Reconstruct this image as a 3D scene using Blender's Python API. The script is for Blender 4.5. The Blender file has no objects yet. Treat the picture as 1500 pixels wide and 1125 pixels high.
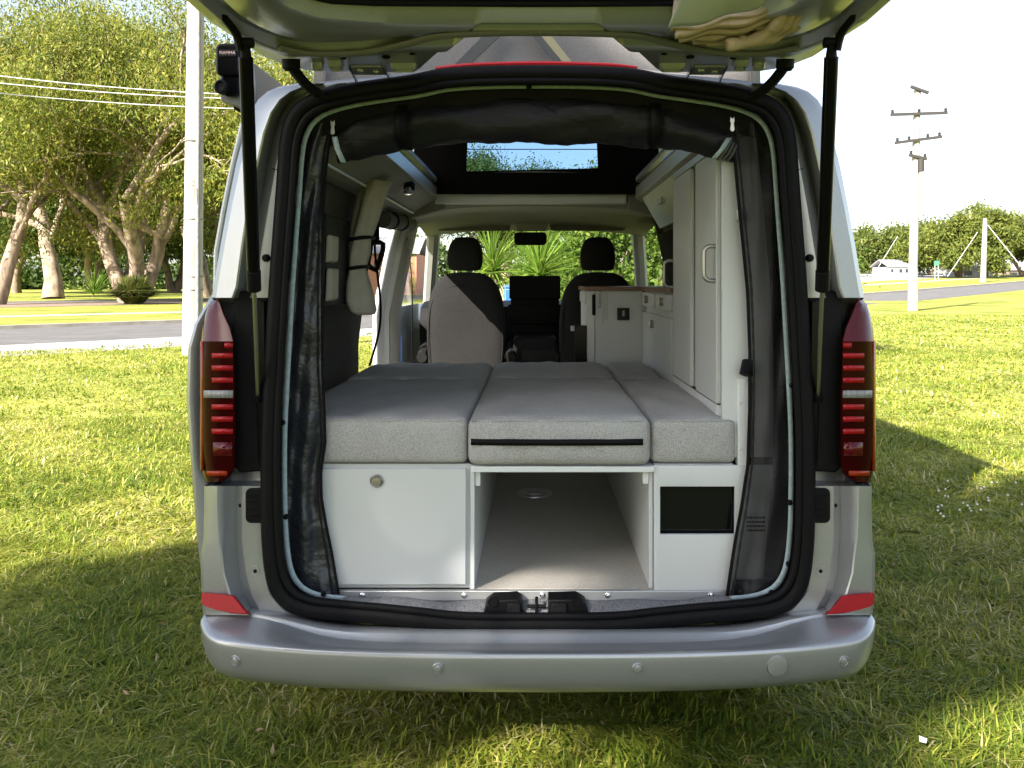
import bpy, bmesh, math, random
import numpy as np
from mathutils import Vector, Matrix

random.seed(7)
scene = bpy.context.scene
COL = scene.collection
R = math.radians

# ------------------------------------------------------------------ camera
FPX, CX, CY, EYE = 1250.0, 783.0, 412.0, 1.52     # focal length and vanishing point in photo pixels, eye height in metres
cam_data = bpy.data.cameras.new('camera')
cam = bpy.data.objects.new('camera', cam_data)
COL.objects.link(cam)
cam.location = (0, 0, EYE)
cam.rotation_euler = (R(90), 0, 0)
cam_data.sensor_width = 36.0
cam_data.lens = 36.0 * FPX / 1500.0
cam_data.shift_x = (750.0 - CX) / 1500.0
cam_data.shift_y = -(562.5 - CY) / 1500.0
cam_data.clip_start = 0.05
cam_data.clip_end = 3000
scene.camera = cam

# ------------------------------------------------------------------ world and sun
SUN_EL = R(31)
SUN_AZ = math.atan2(-0.59, -0.81)                 # where the sun stands, clockwise from +Y
world = bpy.data.worlds.new('World')
scene.world = world
world.use_nodes = True
wn = world.node_tree
wn.nodes.clear()
sky = wn.nodes.new('ShaderNodeTexSky')
sky.sky_type = 'NISHITA'
sky.sun_disc = False
sky.sun_elevation = SUN_EL
sky.sun_rotation = SUN_AZ
sky.air_density = 1.0
sky.dust_density = 1.5
sky.ozone_density = 1.0
bg = wn.nodes.new('ShaderNodeBackground')
bg.inputs['Strength'].default_value = 0.08
wo = wn.nodes.new('ShaderNodeOutputWorld')
hs = wn.nodes.new('ShaderNodeHueSaturation')
hs.inputs['Saturation'].default_value = 0.62                # sky colour washed out to imitate overexposure, not deep blue
wn.links.new(sky.outputs[0], hs.inputs['Color'])
wn.links.new(hs.outputs[0], bg.inputs['Color'])
wn.links.new(bg.outputs[0], wo.inputs['Surface'])

sun_data = bpy.data.lights.new('sun', 'SUN')
sun_data.energy = 5.0
sun_data.angle = R(0.5)
sun_data.color = (1.0, 0.93, 0.83)
sun = bpy.data.objects.new('sun', sun_data)
COL.objects.link(sun)
sdir = Vector((math.sin(SUN_AZ) * math.cos(SUN_EL), math.cos(SUN_AZ) * math.cos(SUN_EL), math.sin(SUN_EL)))
sun.rotation_euler = sdir.to_track_quat('Z', 'Y').to_euler()
sun.location = sdir * 60

vs = scene.view_settings
vs.view_transform = 'Standard'
vs.look = 'None'
vs.exposure = 2.12
vs.gamma = 1.0
vs.use_curve_mapping = False
scene.render.engine = 'CYCLES'
scene.cycles.use_denoising = True
scene.cycles.max_bounces = 10
scene.cycles.diffuse_bounces = 5
scene.cycles.transparent_max_bounces = 16
scene.cycles.caustics_reflective = False
scene.cycles.caustics_refractive = False


# ------------------------------------------------------------------ helpers
def P(px, py, Y):
    """The point that lies Y metres ahead and shows at photo pixel (px, py)."""
    return ((px - CX) * Y / FPX, Y, EYE - (py - CY) * Y / FPX)

def XX(px, Y): return (px - CX) * Y / FPX
def ZZ(py, Y): return EYE - (py - CY) * Y / FPX

WL = {}                                            # world location of each object

def prop(o, label=None, cat=None, group=None, kind=None):
    if label: o['label'] = label
    if cat: o['category'] = cat
    if group: o['group'] = group
    if kind: o['kind'] = kind
    return o

def thing(name, label, cat, loc=(0, 0, 0), group=None):
    o = bpy.data.objects.new(name, None)
    o.empty_display_size = 0.2
    COL.objects.link(o)
    o.location = loc
    WL[o.name] = Vector(loc)
    return prop(o, label, cat, group)

def place(o, parent, origin):
    origin = Vector(origin)
    WL[o.name] = origin
    if parent is not None:
        o.parent = parent
        o.location = origin - WL[parent.name]
    else:
        o.location = origin

def finish(o, smooth=35, bevel=0, bseg=2, solid=0, sub=0, soff=-1):
    me = o.data
    if smooth is not None:
        me.polygons.foreach_set('use_smooth', [True] * len(me.polygons))
        if smooth < 180:
            me.set_sharp_from_angle(angle=R(smooth))
    if sub:
        m = o.modifiers.new('sub', 'SUBSURF'); m.levels = sub; m.render_levels = sub
    if solid:
        m = o.modifiers.new('solid', 'SOLIDIFY'); m.thickness = solid; m.offset = soff
    if bevel:
        m = o.modifiers.new('bevel', 'BEVEL'); m.width = bevel; m.segments = bseg
        m.limit_method = 'ANGLE'; m.angle_limit = R(40); m.harden_normals = False

def mk(name, V, F, mat, parent=None, smooth=35, bevel=0, bseg=2, solid=0, sub=0, soff=-1,
       label=None, cat=None, group=None, kind=None, weld=False):
    """One mesh object from world-space verts; its origin is the middle of its base (top level) or its centre."""
    V = [Vector(v) for v in V]
    lo = Vector((min(v[i] for v in V) for i in range(3)))
    hi = Vector((max(v[i] for v in V) for i in range(3)))
    c = (lo + hi) / 2
    if parent is None: c.z = lo.z
    me = bpy.data.meshes.new(name)
    me.from_pydata([tuple(v - c) for v in V], [], F)
    me.validate()
    bm = bmesh.new(); bm.from_mesh(me)
    if weld: bmesh.ops.remove_doubles(bm, verts=bm.verts, dist=1e-4)
    bmesh.ops.recalc_face_normals(bm, faces=bm.faces)
    bm.to_mesh(me); bm.free()
    if mat: me.materials.append(mat)
    o = bpy.data.objects.new(name, me)
    COL.objects.link(o)
    place(o, parent, c)
    finish(o, smooth, bevel, bseg, solid, sub, soff)
    return prop(o, label, cat, group, kind)

def dup(o, parent=None, loc=None, rz=None, sc=None):
    c = o.copy()
    COL.objects.link(c)
    if parent is not None:
        c.parent = parent
    if loc is not None: c.location = loc
    if rz is not None: c.rotation_euler = (0, 0, rz)
    if sc is not None: c.scale = sc if hasattr(sc, '__len__') else (sc, sc, sc)
    WL[c.name] = Vector(c.location)
    for ch in list(o.children):
        dup(ch, c)
    return c

class G:
    """Collects shapes for one mesh."""
    def __init__(s): s.V = []; s.F = []
    def add(s, V, F):
        b = len(s.V)
        s.V += [tuple(v) for v in V]
        s.F += [tuple(i + b for i in f) for f in F]
        return s
    def box(s, x0, x1, y0, y1, z0, z1):
        V = [(x0, y0, z0), (x1, y0, z0), (x1, y1, z0), (x0, y1, z0), (x0, y0, z1), (x1, y0, z1), (x1, y1, z1), (x0, y1, z1)]
        return s.add(V, [(0, 3, 2, 1), (4, 5, 6, 7), (0, 1, 5, 4), (1, 2, 6, 5), (2, 3, 7, 6), (3, 0, 4, 7)])
    def prism(s, pts, y0, y1):
        """pts: (x, z) outline, extruded along Y."""
        n = len(pts)
        V = [(x, y0, z) for x, z in pts] + [(x, y1, z) for x, z in pts]
        F = [tuple(range(n)), tuple(range(2 * n - 1, n - 1, -1))]
        F += [(i, (i + 1) % n, n + (i + 1) % n, n + i) for i in range(n)]
        return s.add(V, F)
    def hull2(s, A, B):
        """two 3-D outlines of equal length, capped and bridged"""
        n = len(A)
        F = [tuple(range(n)), tuple(range(2 * n - 1, n - 1, -1))]
        F += [(i, (i + 1) % n, n + (i + 1) % n, n + i) for i in range(n)]
        return s.add(list(A) + list(B), F)
    def loft(s, rows, cu=False, cv=False):
        nr, nc = len(rows), len(rows[0])
        V = [p for r in rows for p in r]
        F = []
        for i in range(nr if cv else nr - 1):
            for j in range(nc if cu else nc - 1):
                a = i * nc + j; b = i * nc + (j + 1) % nc
                c = ((i + 1) % nr) * nc + (j + 1) % nc; d = ((i + 1) % nr) * nc + j
                F.append((a, b, c, d))
        return s.add(V, F)
    def tube(s, path, rad, n=8, closed=False, cap=True, flat=1.0, up=None):
        path = [Vector(p) for p in path]
        m = len(path)
        if not hasattr(rad, '__len__'): rad = [rad] * m
        rows = []
        ref = None
        for i in range(m):
            if closed: t = path[(i + 1) % m] - path[i - 1]
            else: t = path[min(i + 1, m - 1)] - path[max(i - 1, 0)]
            if t.length < 1e-9: t = Vector((0, 0, 1))
            t.normalize()
            if up is not None: ref = Vector(up)
            if ref is None:
                ref = Vector((0, 0, 1)) if abs(t.z) < 0.9 else Vector((1, 0, 0))
            u = ref - t * ref.dot(t)
            if u.length < 1e-6: u = t.orthogonal()
            u.normalize(); ref = u
            w = t.cross(u)
            rows.append([path[i] + (u * math.cos(a) * flat + w * math.sin(a)) * rad[i]
                         for a in (2 * math.pi * k / n for k in range(n))])
        b = len(s.V)
        s.loft(rows, cu=True, cv=closed)
        if cap and not closed:
            s.F.append(tuple(b + k for k in range(n)))
            s.F.append(tuple(b + (m - 1) * n + k for k in range(n - 1, -1, -1)))
        return s
    def lathe(s, c, axis, prof, n=20):
        """prof: (distance along axis, radius)"""
        axis = Vector(axis).normalized(); u = axis.orthogonal().normalized(); w = axis.cross(u); c = Vector(c)
        rows = [[c + axis * d + (u * math.cos(a) + w * math.sin(a)) * r for a in (2 * math.pi * k / n for k in range(n))] for d, r in prof]
        b = len(s.V)
        s.loft(rows, cu=True)
        s.F.append(tuple(b + k for k in range(n)))
        s.F.append(tuple(b + (len(prof) - 1) * n + k for k in range(n - 1, -1, -1)))
        return s
    def mk(s, name, mat, parent=None, **k):
        return mk(name, s.V, s.F, mat, parent, **k)

def rrect(x0, x1, z0, z1, r, n=5):
    out = []
    for cx, cz, a0 in ((x1 - r, z1 - r, 0), (x0 + r, z1 - r, 90), (x0 + r, z0 + r, 180), (x1 - r, z0 + r, 270)):
        for k in range(n + 1):
            a = R(a0 + 90 * k / n)
            out.append((cx + r * math.cos(a), cz + r * math.sin(a)))
    return out

def smoothpath(pts, per=6, closed=False):
    """Catmull-Rom through the points."""
    pts = [Vector(p) for p in pts]; n = len(pts); out = []
    for i in range(n if closed else n - 1):
        p0 = pts[i - 1] if (closed or i > 0) else pts[0]
        p1 = pts[i]; p2 = pts[(i + 1) % n]
        p3 = pts[(i + 2) % n] if (closed or i + 2 < n) else pts[-1]
        for k in range(per):
            t = k / per
            out.append(0.5 * ((2 * p1) + (p2 - p0) * t + (2 * p0 - 5 * p1 + 4 * p2 - p3) * t * t + (3 * p1 - p0 - 3 * p2 + p3) * t ** 3))
    if not closed: out.append(pts[-1])
    return out

def interp(x, xs, ys): return float(np.interp(x, xs, ys))

def fastmesh(name, co, quads=None, tris=None, attrs=None, mat=None):
    me = bpy.data.meshes.new(name)
    nq = 0 if quads is None else len(quads); nt = 0 if tris is None else len(tris)
    loops = np.concatenate([a.ravel() for a in (quads, tris) if a is not None]).astype(np.int32)
    starts = np.concatenate([np.arange(nq) * 4, nq * 4 + np.arange(nt) * 3]).astype(np.int32)
    me.vertices.add(len(co)); me.vertices.foreach_set('co', np.asarray(co, np.float32).ravel())
    me.loops.add(len(loops)); me.loops.foreach_set('vertex_index', loops)
    me.polygons.add(nq + nt); me.polygons.foreach_set('loop_start', starts)
    for k, v in (attrs or {}).items():
        a = me.attributes.new(k, 'FLOAT', 'POINT'); a.data.foreach_set('value', np.asarray(v, np.float32))
    me.update(calc_edges=True)
    me.validate()
    if mat: me.materials.append(mat)
    return me

# ------------------------------------------------------------------ materials
def nodes_of(m):
    m.use_nodes = True
    return m.node_tree, m.node_tree.nodes, m.node_tree.links

def mat(name, col, rough=0.5, metal=0.0, spec=0.5, var=0.0, scale=20.0, bump=0.0, bscale=80.0, coat=0.0,
        col2=None, detail=4.0, emit=0, rvar=0.0, sheen=0.0, aniso=(1, 1, 1), stretch=None):
    m = bpy.data.materials.new(name)
    nt, N, L = nodes_of(m)
    b = N['Principled BSDF']
    b.inputs['Base Color'].default_value = (*col, 1)
    b.inputs['Roughness'].default_value = rough
    b.inputs['Metallic'].default_value = metal
    b.inputs['Specular IOR Level'].default_value = spec
    b.inputs['Coat Weight'].default_value = coat
    b.inputs['Coat Roughness'].default_value = 0.06
    if sheen:
        b.inputs['Sheen Weight'].default_value = sheen
    tc = N.new('ShaderNodeTexCoord')
    src = tc.outputs['Object']
    if stretch:
        mp = N.new('ShaderNodeMapping'); mp.inputs['Scale'].default_value = stretch
        L.new(src, mp.inputs['Vector']); src = mp.outputs['Vector']
    if var or col2:
        n = N.new('ShaderNodeTexNoise'); n.inputs['Scale'].default_value = scale; n.inputs['Detail'].default_value = detail
        L.new(src, n.inputs['Vector'])
        cr = N.new('ShaderNodeValToRGB')
        a = tuple(max(0, c * (1 - var)) for c in col) if not col2 else col
        c2 = col2 or tuple(c * (1 + var) for c in col)
        cr.color_ramp.elements[0].position = 0.32; cr.color_ramp.elements[1].position = 0.68
        cr.color_ramp.elements[0].color = (*a, 1); cr.color_ramp.elements[1].color = (*c2, 1)
        L.new(n.outputs['Fac'], cr.inputs['Fac'])
        L.new(cr.outputs['Color'], b.inputs['Base Color'])
    if rvar:
        n2 = N.new('ShaderNodeTexNoise'); n2.inputs['Scale'].default_value = 6.0; n2.inputs['Detail'].default_value = 6
        L.new(src, n2.inputs['Vector'])
        mr = N.new('ShaderNodeMapRange'); mr.inputs['To Min'].default_value = rough - rvar; mr.inputs['To Max'].default_value = rough + rvar
        L.new(n2.outputs['Fac'], mr.inputs['Value']); L.new(mr.outputs['Result'], b.inputs['Roughness'])
    if bump:
        n3 = N.new('ShaderNodeTexNoise'); n3.inputs['Scale'].default_value = bscale; n3.inputs['Detail'].default_value = 3
        L.new(src, n3.inputs['Vector'])
        bp = N.new('ShaderNodeBump'); bp.inputs['Strength'].default_value = bump; bp.inputs['Distance'].default_value = 0.01
        L.new(n3.outputs['Fac'], bp.inputs['Height']); L.new(bp.outputs['Normal'], b.inputs['Normal'])
    return m

def weave(name, c1, c2, scale, bump=0.5):
    """Woven cloth: two crossed wave textures broken up by noise."""
    m = bpy.data.materials.new(name)
    nt, N, L = nodes_of(m)
    b = N['Principled BSDF']; b.inputs['Roughness'].default_value = 0.95; b.inputs['Specular IOR Level'].default_value = 0.15
    tc = N.new('ShaderNodeTexCoord')
    n = N.new('ShaderNodeTexNoise'); n.inputs['Scale'].default_value = scale; n.inputs['Detail'].default_value = 2
    mp = N.new('ShaderNodeMapping'); mp.inputs['Scale'].default_value = (1, 1, 0.6)
    L.new(tc.outputs['Object'], mp.inputs['Vector']); L.new(mp.outputs['Vector'], n.inputs['Vector'])
    v = N.new('ShaderNodeTexVoronoi'); v.inputs['Scale'].default_value = scale * 0.9
    L.new(mp.outputs['Vector'], v.inputs['Vector'])
    mx = N.new('ShaderNodeMath'); mx.operation = 'MULTIPLY_ADD'; mx.inputs[1].default_value = 0.5
    L.new(v.outputs['Distance'], mx.inputs[0]); L.new(n.outputs['Fac'], mx.inputs[2])
    big = N.new('ShaderNodeTexNoise'); big.inputs['Scale'].default_value = 5; big.inputs['Detail'].default_value = 5
    L.new(tc.outputs['Object'], big.inputs['Vector'])
    ad = N.new('ShaderNodeMath'); ad.operation = 'MULTIPLY_ADD'; ad.inputs[1].default_value = 0.35
    L.new(big.outputs['Fac'], ad.inputs[0]); L.new(mx.outputs[0], ad.inputs[2])
    cr = N.new('ShaderNodeValToRGB'); cr.color_ramp.elements[0].position = 0.55; cr.color_ramp.elements[1].position = 1.15 if False else 1.0
    cr.color_ramp.elements[0].color = (*c1, 1); cr.color_ramp.elements[1].color = (*c2, 1)
    L.new(ad.outputs[0], cr.inputs['Fac']); L.new(cr.outputs['Color'], b.inputs['Base Color'])
    bp = N.new('ShaderNodeBump'); bp.inputs['Strength'].default_value = bump; bp.inputs['Distance'].default_value = 0.004
    L.new(mx.outputs[0], bp.inputs['Height']); L.new(bp.outputs['Normal'], b.inputs['Normal'])
    return m

def leafmat(name, cols, trans=0.4):
    m = bpy.data.materials.new(name)
    nt, N, L = nodes_of(m)
    b = N['Principled BSDF']; b.inputs['Roughness'].default_value = 0.55; b.inputs['Specular IOR Level'].default_value = 0.25
    at = N.new('ShaderNodeAttribute'); at.attribute_name = 'tint'
    cr = N.new('ShaderNodeValToRGB')
    els = cr.color_ramp.elements
    while len(els) < len(cols): els.new(0.5)
    for i, c in enumerate(cols):
        els[i].position = i / (len(cols) - 1); els[i].color = (*c, 1)
    L.new(at.outputs['Fac'], cr.inputs['Fac'])
    L.new(cr.outputs['Color'], b.inputs['Base Color'])
    t = N.new('ShaderNodeBsdfTranslucent'); L.new(cr.outputs['Color'], t.inputs['Color'])
    mx = N.new('ShaderNodeMixShader'); mx.inputs[0].default_value = trans
    L.new(b.outputs[0], mx.inputs[1]); L.new(t.outputs[0], mx.inputs[2])
    L.new(mx.outputs[0], N['Material Output'].inputs['Surface'])
    return m

def glassmat(name, tint=(0.9, 0.95, 0.95), refl=0.08, rough=0.02):
    m = bpy.data.materials.new(name)
    nt, N, L = nodes_of(m)
    N.remove(N['Principled BSDF'])
    t = N.new('ShaderNodeBsdfTransparent'); t.inputs['Color'].default_value = (*tint, 1)
    g = N.new('ShaderNodeBsdfGlossy'); g.inputs['Roughness'].default_value = rough
    lw = N.new('ShaderNodeLayerWeight'); lw.inputs['Blend'].default_value = .5
    pw_ = N.new('ShaderNodeMath'); pw_.operation = 'POWER'; pw_.inputs[1].default_value = 4.0
    L.new(lw.outputs['Facing'], pw_.inputs[0])
    fr = N.new('ShaderNodeMath'); fr.operation = 'MULTIPLY_ADD'; fr.inputs[1].default_value = .5; fr.inputs[2].default_value = .03
    L.new(pw_.outputs[0], fr.inputs[0])
    mx = N.new('ShaderNodeMixShader')
    L.new(fr.outputs[0], mx.inputs[0]); L.new(t.outputs[0], mx.inputs[1]); L.new(g.outputs[0], mx.inputs[2])
    L.new(mx.outputs[0], N['Material Output'].inputs['Surface'])
    return m

def netmat(name, col, alpha, rough=0.5):
    """A fine mesh: cloth with a share of open holes."""
    m = bpy.data.materials.new(name)
    nt, N, L = nodes_of(m)
    b = N['Principled BSDF']; b.inputs['Base Color'].default_value = (*col, 1); b.inputs['Roughness'].default_value = rough
    t = N.new('ShaderNodeBsdfTransparent')
    mx = N.new('ShaderNodeMixShader'); mx.inputs[0].default_value = alpha
    L.new(t.outputs[0], mx.inputs[1]); L.new(b.outputs[0], mx.inputs[2])
    L.new(mx.outputs[0], N['Material Output'].inputs['Surface'])
    return m

def paintmat():
    m = bpy.data.materials.new('silver_paint')
    nt, N, L = nodes_of(m)
    b = N['Principled BSDF']
    b.inputs['Metallic'].default_value = 0.62; b.inputs['Roughness'].default_value = 0.36
    b.inputs['Coat Weight'].default_value = 0.3; b.inputs['Coat Roughness'].default_value = 0.08
    tc = N.new('ShaderNodeTexCoord')
    n = N.new('ShaderNodeTexNoise'); n.inputs['Scale'].default_value = 900; n.inputs['Detail'].default_value = 1
    L.new(tc.outputs['Object'], n.inputs['Vector'])
    cr = N.new('ShaderNodeValToRGB')
    cr.color_ramp.elements[0].position = .35; cr.color_ramp.elements[1].position = .7
    cr.color_ramp.elements[0].color = (.34, .352, .368, 1); cr.color_ramp.elements[1].color = (.46, .473, .49, 1)
    L.new(n.outputs['Fac'], cr.inputs['Fac']); L.new(cr.outputs['Color'], b.inputs['Base Color'])
    n2 = N.new('ShaderNodeTexNoise'); n2.inputs['Scale'].default_value = 4; n2.inputs['Detail'].default_value = 8
    L.new(tc.outputs['Object'], n2.inputs['Vector'])
    mr = N.new('ShaderNodeMapRange'); mr.inputs['To Min'].default_value = .30; mr.inputs['To Max'].default_value = .42
    L.new(n2.outputs['Fac'], mr.inputs['Value']); L.new(mr.outputs['Result'], b.inputs['Roughness'])
    return m

M = {}
M['paint'] = paintmat()
M['rubber'] = mat('black_rubber', (.004, .004, .005), .55, spec=.14, bump=.15, bscale=120, rvar=.08)
M['trim'] = mat('black_plastic', (.005, .005, .006), .5, spec=.14, bump=.2, bscale=500)
M['gloss_black'] = mat('gloss_black', (.003, .003, .004), .2, spec=.14)
M['steel'] = mat('steel', (.55, .55, .55), .3, metal=1.0)
M['chrome'] = mat('chrome', (.75, .75, .75), .1, metal=1.0)
M['brushed'] = mat('brushed_steel', (.42, .41, .39), .35, metal=1.0)
M['white'] = mat('white_laminate', (.60, .62, .63), .38, var=.02, scale=3, rvar=.05)
M['edge'] = mat('white_edge_band', (.72, .75, .77), .3)
M['alu'] = mat('aluminium_strip', (.60, .61, .61), .36, metal=.7, rvar=.06)
M['carpet'] = weave('grey_carpet', (.03, .03, .033), (.27, .27, .285), 260, 1.0)
M['carpet_dark'] = weave('charcoal_wall_carpet', (.028, .028, .028), (.085, .083, .078), 220, .5)
M['cushion'] = weave('grey_tweed', (.21, .209, .207), (.50, .496, .49), 400, .8)
M['seat'] = weave('charcoal_seat_fabric', (.006, .006, .006), (.017, .0168, .0168), 330, .5)
M['seat_dark'] = weave('dark_seat_fabric', (.005, .005, .005), (.014, .014, .014), 230, .4)
M['floor'] = mat('speckled_vinyl', (.40, .375, .335), .5, col2=(.52, .49, .445), scale=160, detail=6)
M['nylon'] = mat('black_nylon', (.010, .0105, .0125), .5, bump=.9, bscale=16, spec=.3, stretch=(1, 1, 1.6))
M['nylon_sheen'] = mat('sheen_painted_nylon', (.024, .027, .034), .38, bump=1.0, bscale=22, spec=.6, stretch=(1, 1, 1.3))  # lighter bluish base paints in the sky's sheen on the crinkled flap
M['net'] = netmat('fine_black_mesh', (.018, .018, .021), .76, .6)
M['tape'] = mat('pale_blue_tape', (.33, .42, .45), .8, var=.15, scale=60)
M['lens'] = mat('dark_red_lens', (.024, .0008, .0012), .12, spec=.06)
M['lens_top'] = mat('red_lens', (.09, .003, .006), .08, spec=.35)
M['bar'] = mat('red_light_bar', (.34, .006, .011), .25, spec=.3)
M['amber'] = mat('amber_lens', (.30, .028, .005), .2, spec=.25)
M['clear'] = mat('clear_lens', (.26, .26, .26), .2, spec=.4, var=.25, scale=90, stretch=(3, 1, .1))
M['reflector'] = mat('red_reflector', (.34, .003, .012), .3, spec=.2, var=.1, scale=150)
M['red'] = mat('red_strip', (.60, .01, .02), .3)
M['canvas'] = weave('grey_tent_canvas', (.20, .19, .185), (.28, .265, .26), 300, .2)
M['canvas_dark'] = mat('black_tent_lining', (.006, .006, .006), .9, spec=.1)
M['canvas_side'] = leafmat('translucent_side_canvas', [(.30, .29, .28), (.32, .31, .30)], .5)
M['strap'] = mat('grey_strap', (.09, .09, .09), .7)
M['strap_tan'] = mat('tan_strap', (.40, .36, .22), .7)
M['khaki'] = mat('khaki_canvas', (.40, .31, .20), .85, var=.15, scale=14, bump=.4, bscale=60)
M['bagtop'] = mat('pale_bag_lining', (.50, .54, .53), .6, bump=.3, bscale=12)
M['curtain'] = mat('stone_curtain', (.46, .44, .385), .85, bump=.3, bscale=40, var=.08)
M['wood'] = mat('wood_edge', (.20, .105, .055), .45, var=.3, scale=18, stretch=(.3, 6, 6))
M['headliner'] = mat('headliner', (.36, .355, .345), .9, bump=.2, bscale=300)
M['greytrim'] = mat('grey_trim', (.38, .38, .36), .6)
M['visor'] = mat('visor_grey', (.17, .17, .165), .8)
M['lockergrey'] = mat('speckled_grey_liner', (.24, .24, .225), .8, var=.15, scale=120)
M['screen'] = mat('screen_glass', (.003, .003, .004), .3, spec=.03)
M['smoked'] = mat('smoked_acrylic', (.006, .006, .008), .08, spec=.35)
M['awning'] = mat('awning_grey', (.20, .20, .20), .5)
M['glass'] = glassmat('clear_glass', (.93, .96, .95))
M['tinted'] = glassmat('tinted_window', (.26, .40, .56))
M['roofshell'] = mat('roof_shell', (.62, .63, .64), .35, metal=.4)
M['print'] = mat('dark_print', (.05, .05, .055), .6)
M['white_print'] = mat('pale_print', (.50, .34, .36), .5)
M['red_print'] = mat('red_print', (.55, .05, .06), .5)
M['tyre'] = mat('tyre', (.02, .02, .02), .8)
M['asphalt'] = mat('asphalt', (.085, .082, .082), .9, col2=(.125, .12, .118), scale=1.1, detail=13, bump=.4, bscale=200)
M['gravel'] = mat('gravel', (.20, .195, .19), .95, col2=(.42, .41, .40), scale=3.5, detail=12, bump=.6, bscale=40)
M['concrete'] = mat('concrete', (.24, .215, .18), .9, col2=(.36, .335, .29), scale=2.5, detail=8)
M['apron'] = mat('pale_apron', (.45, .44, .42), .9, var=.08, scale=.3, detail=8)
M['mulch'] = mat('mulch', (.13, .09, .065), .95, col2=(.26, .19, .15), scale=4, detail=10)
M['pole'] = mat('weathered_pole', (.22, .205, .18), .9, col2=(.42, .395, .35), scale=14, detail=8, bump=.5, bscale=60, stretch=(3, 3, .12))
M['conduit'] = mat('grey_conduit', (.20, .19, .19), .7, var=.2, scale=10)
M['tarred'] = mat('tarred_timber', (.025, .022, .02), .8)
M['wire'] = mat('bare_wire', (.50, .50, .50), .5)
M['bark'] = mat('paperbark', (.11, .08, .055), .95, col2=(.34, .265, .195), scale=3.0, detail=9, bump=1.0, bscale=14, stretch=(1, 1, .35))
M['bark_dark'] = mat('dark_bark', (.12, .09, .065), .95, col2=(.24, .19, .14), scale=5, detail=9, bump=1.0, bscale=18, stretch=(1, 1, .3))
M['leaf_gum'] = leafmat('gum_leaves', [(.06, .095, .018), (.13, .17, .028), (.24, .255, .040), (.38, .34, .075)], .5)
M['leaf_dark'] = leafmat('dark_leaves', [(.025, .05, .012), (.05, .085, .016), (.09, .12, .02)], .3)
M['leaf_bush'] = leafmat('bush_leaves', [(.05, .10, .015), (.10, .17, .025), (.17, .22, .04)], .45)
M['leaf_right'] = leafmat('sunny_leaves', [(.06, .085, .018), (.115, .145, .026), (.18, .19, .032)], .4)
M['leaf_yucca'] = leafmat('yucca_leaves', [(.10, .19, .02), (.18, .28, .04), (.32, .38, .08)], .4)
M['leaf_clump'] = leafmat('clump_leaves', [(.05, .075, .016), (.10, .12, .025), (.20, .19, .06)], .35)
M['wall_white'] = mat('rendered_wall', (.42, .42, .42), .8, var=.05, scale=2)
M['brick_red'] = mat('red_brick_wall', (.42, .20, .12), .85, var=.15, scale=8)
M['rooftile'] = mat('roof_sheet', (.25, .25, .26), .7, var=.1, scale=4)
M['winglass'] = mat('dark_window', (.03, .035, .04), .1)
M['sign_green'] = mat('sign_green', (.05, .16, .11), .5)
M['paper'] = mat('white_scrap', (.75, .75, .74), .7)
M['daisy'] = mat('clover_flower', (.78, .77, .72), .7)
M['blue'] = mat('blue_plastic', (.02, .10, .32), .5)

def grassblade_mat():
    return leafmat('grass_blade', [(.075, .135, .014), (.185, .24, .026), (.37, .365, .055), (.56, .50, .17), (.62, .55, .30)], .38)
M['grass'] = grassblade_mat()

def groundmat():
    m = bpy.data.materials.new('lawn')
    nt, N, L = nodes_of(m)
    b = N['Principled BSDF']; b.inputs['Roughness'].default_value = .95; b.inputs['Specular IOR Level'].default_value = .1
    tc = N.new('ShaderNodeTexCoord')
    def noise(s, d):
        n = N.new('ShaderNodeTexNoise'); n.inputs['Scale'].default_value = s; n.inputs['Detail'].default_value = d
        L.new(tc.outputs['Object'], n.inputs['Vector']); return n
    a = noise(.35, 8); c = noise(14, 6)
    ad = N.new('ShaderNodeMath'); ad.operation = 'MULTIPLY_ADD'; ad.inputs[1].default_value = .7
    L.new(c.outputs['Fac'], ad.inputs[0]); 
    ml = N.new('ShaderNodeMath'); ml.operation = 'MULTIPLY'; ml.inputs[1].default_value = .55
    L.new(a.outputs['Fac'], ml.inputs[0]); L.new(ml.outputs[0], ad.inputs[2])
    cr = N.new('ShaderNodeValToRGB'); e = cr.color_ramp.elements
    e[0].position = .42; e[0].color = (.10, .135, .026, 1)
    e[1].position = .85; e[1].color = (.42, .38, .15, 1)
    n1 = e.new(.58); n1.color = (.22, .25, .045, 1)
    n2 = e.new(.70); n2.color = (.37, .37, .085, 1)
    L.new(ad.outputs[0], cr.inputs['Fac']); L.new(cr.outputs['Color'], b.inputs['Base Color'])
    bp = N.new('ShaderNodeBump'); bp.inputs['Strength'].default_value = .9; bp.inputs['Distance'].default_value = .06
    g = noise(45, 4); L.new(g.outputs['Fac'], bp.inputs['Height']); L.new(bp.outputs['Normal'], b.inputs['Normal'])
    return m
M['lawn'] = groundmat()

def text_part(name, body, size, m, parent, mtx, extrude=.0006, align='CENTER'):
    cu = bpy.data.curves.new(name, 'FONT')
    cu.body = body; cu.size = size; cu.extrude = extrude; cu.align_x = align; cu.align_y = 'CENTER'; cu.resolution_u = 2
    tmp = bpy.data.objects.new(name + '_curve', cu)
    COL.objects.link(tmp)
    dg = bpy.context.evaluated_depsgraph_get()
    me = bpy.data.meshes.new_from_object(tmp.evaluated_get(dg))
    bpy.data.objects.remove(tmp); bpy.data.curves.remove(cu)
    loc = mtx.to_translation()
    me.transform(Matrix.Translation(-loc) @ mtx)
    me.materials.clear(); me.materials.append(m)
    o = bpy.data.objects.new(name, me)
    COL.objects.link(o)
    place(o, parent, loc)
    return o

# ================================================================== SETTING: terrain
def sstep(a, b, x):
    t = min(1, max(0, (x - a) / (b - a))); return t * t * (3 - 2 * t)

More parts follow.
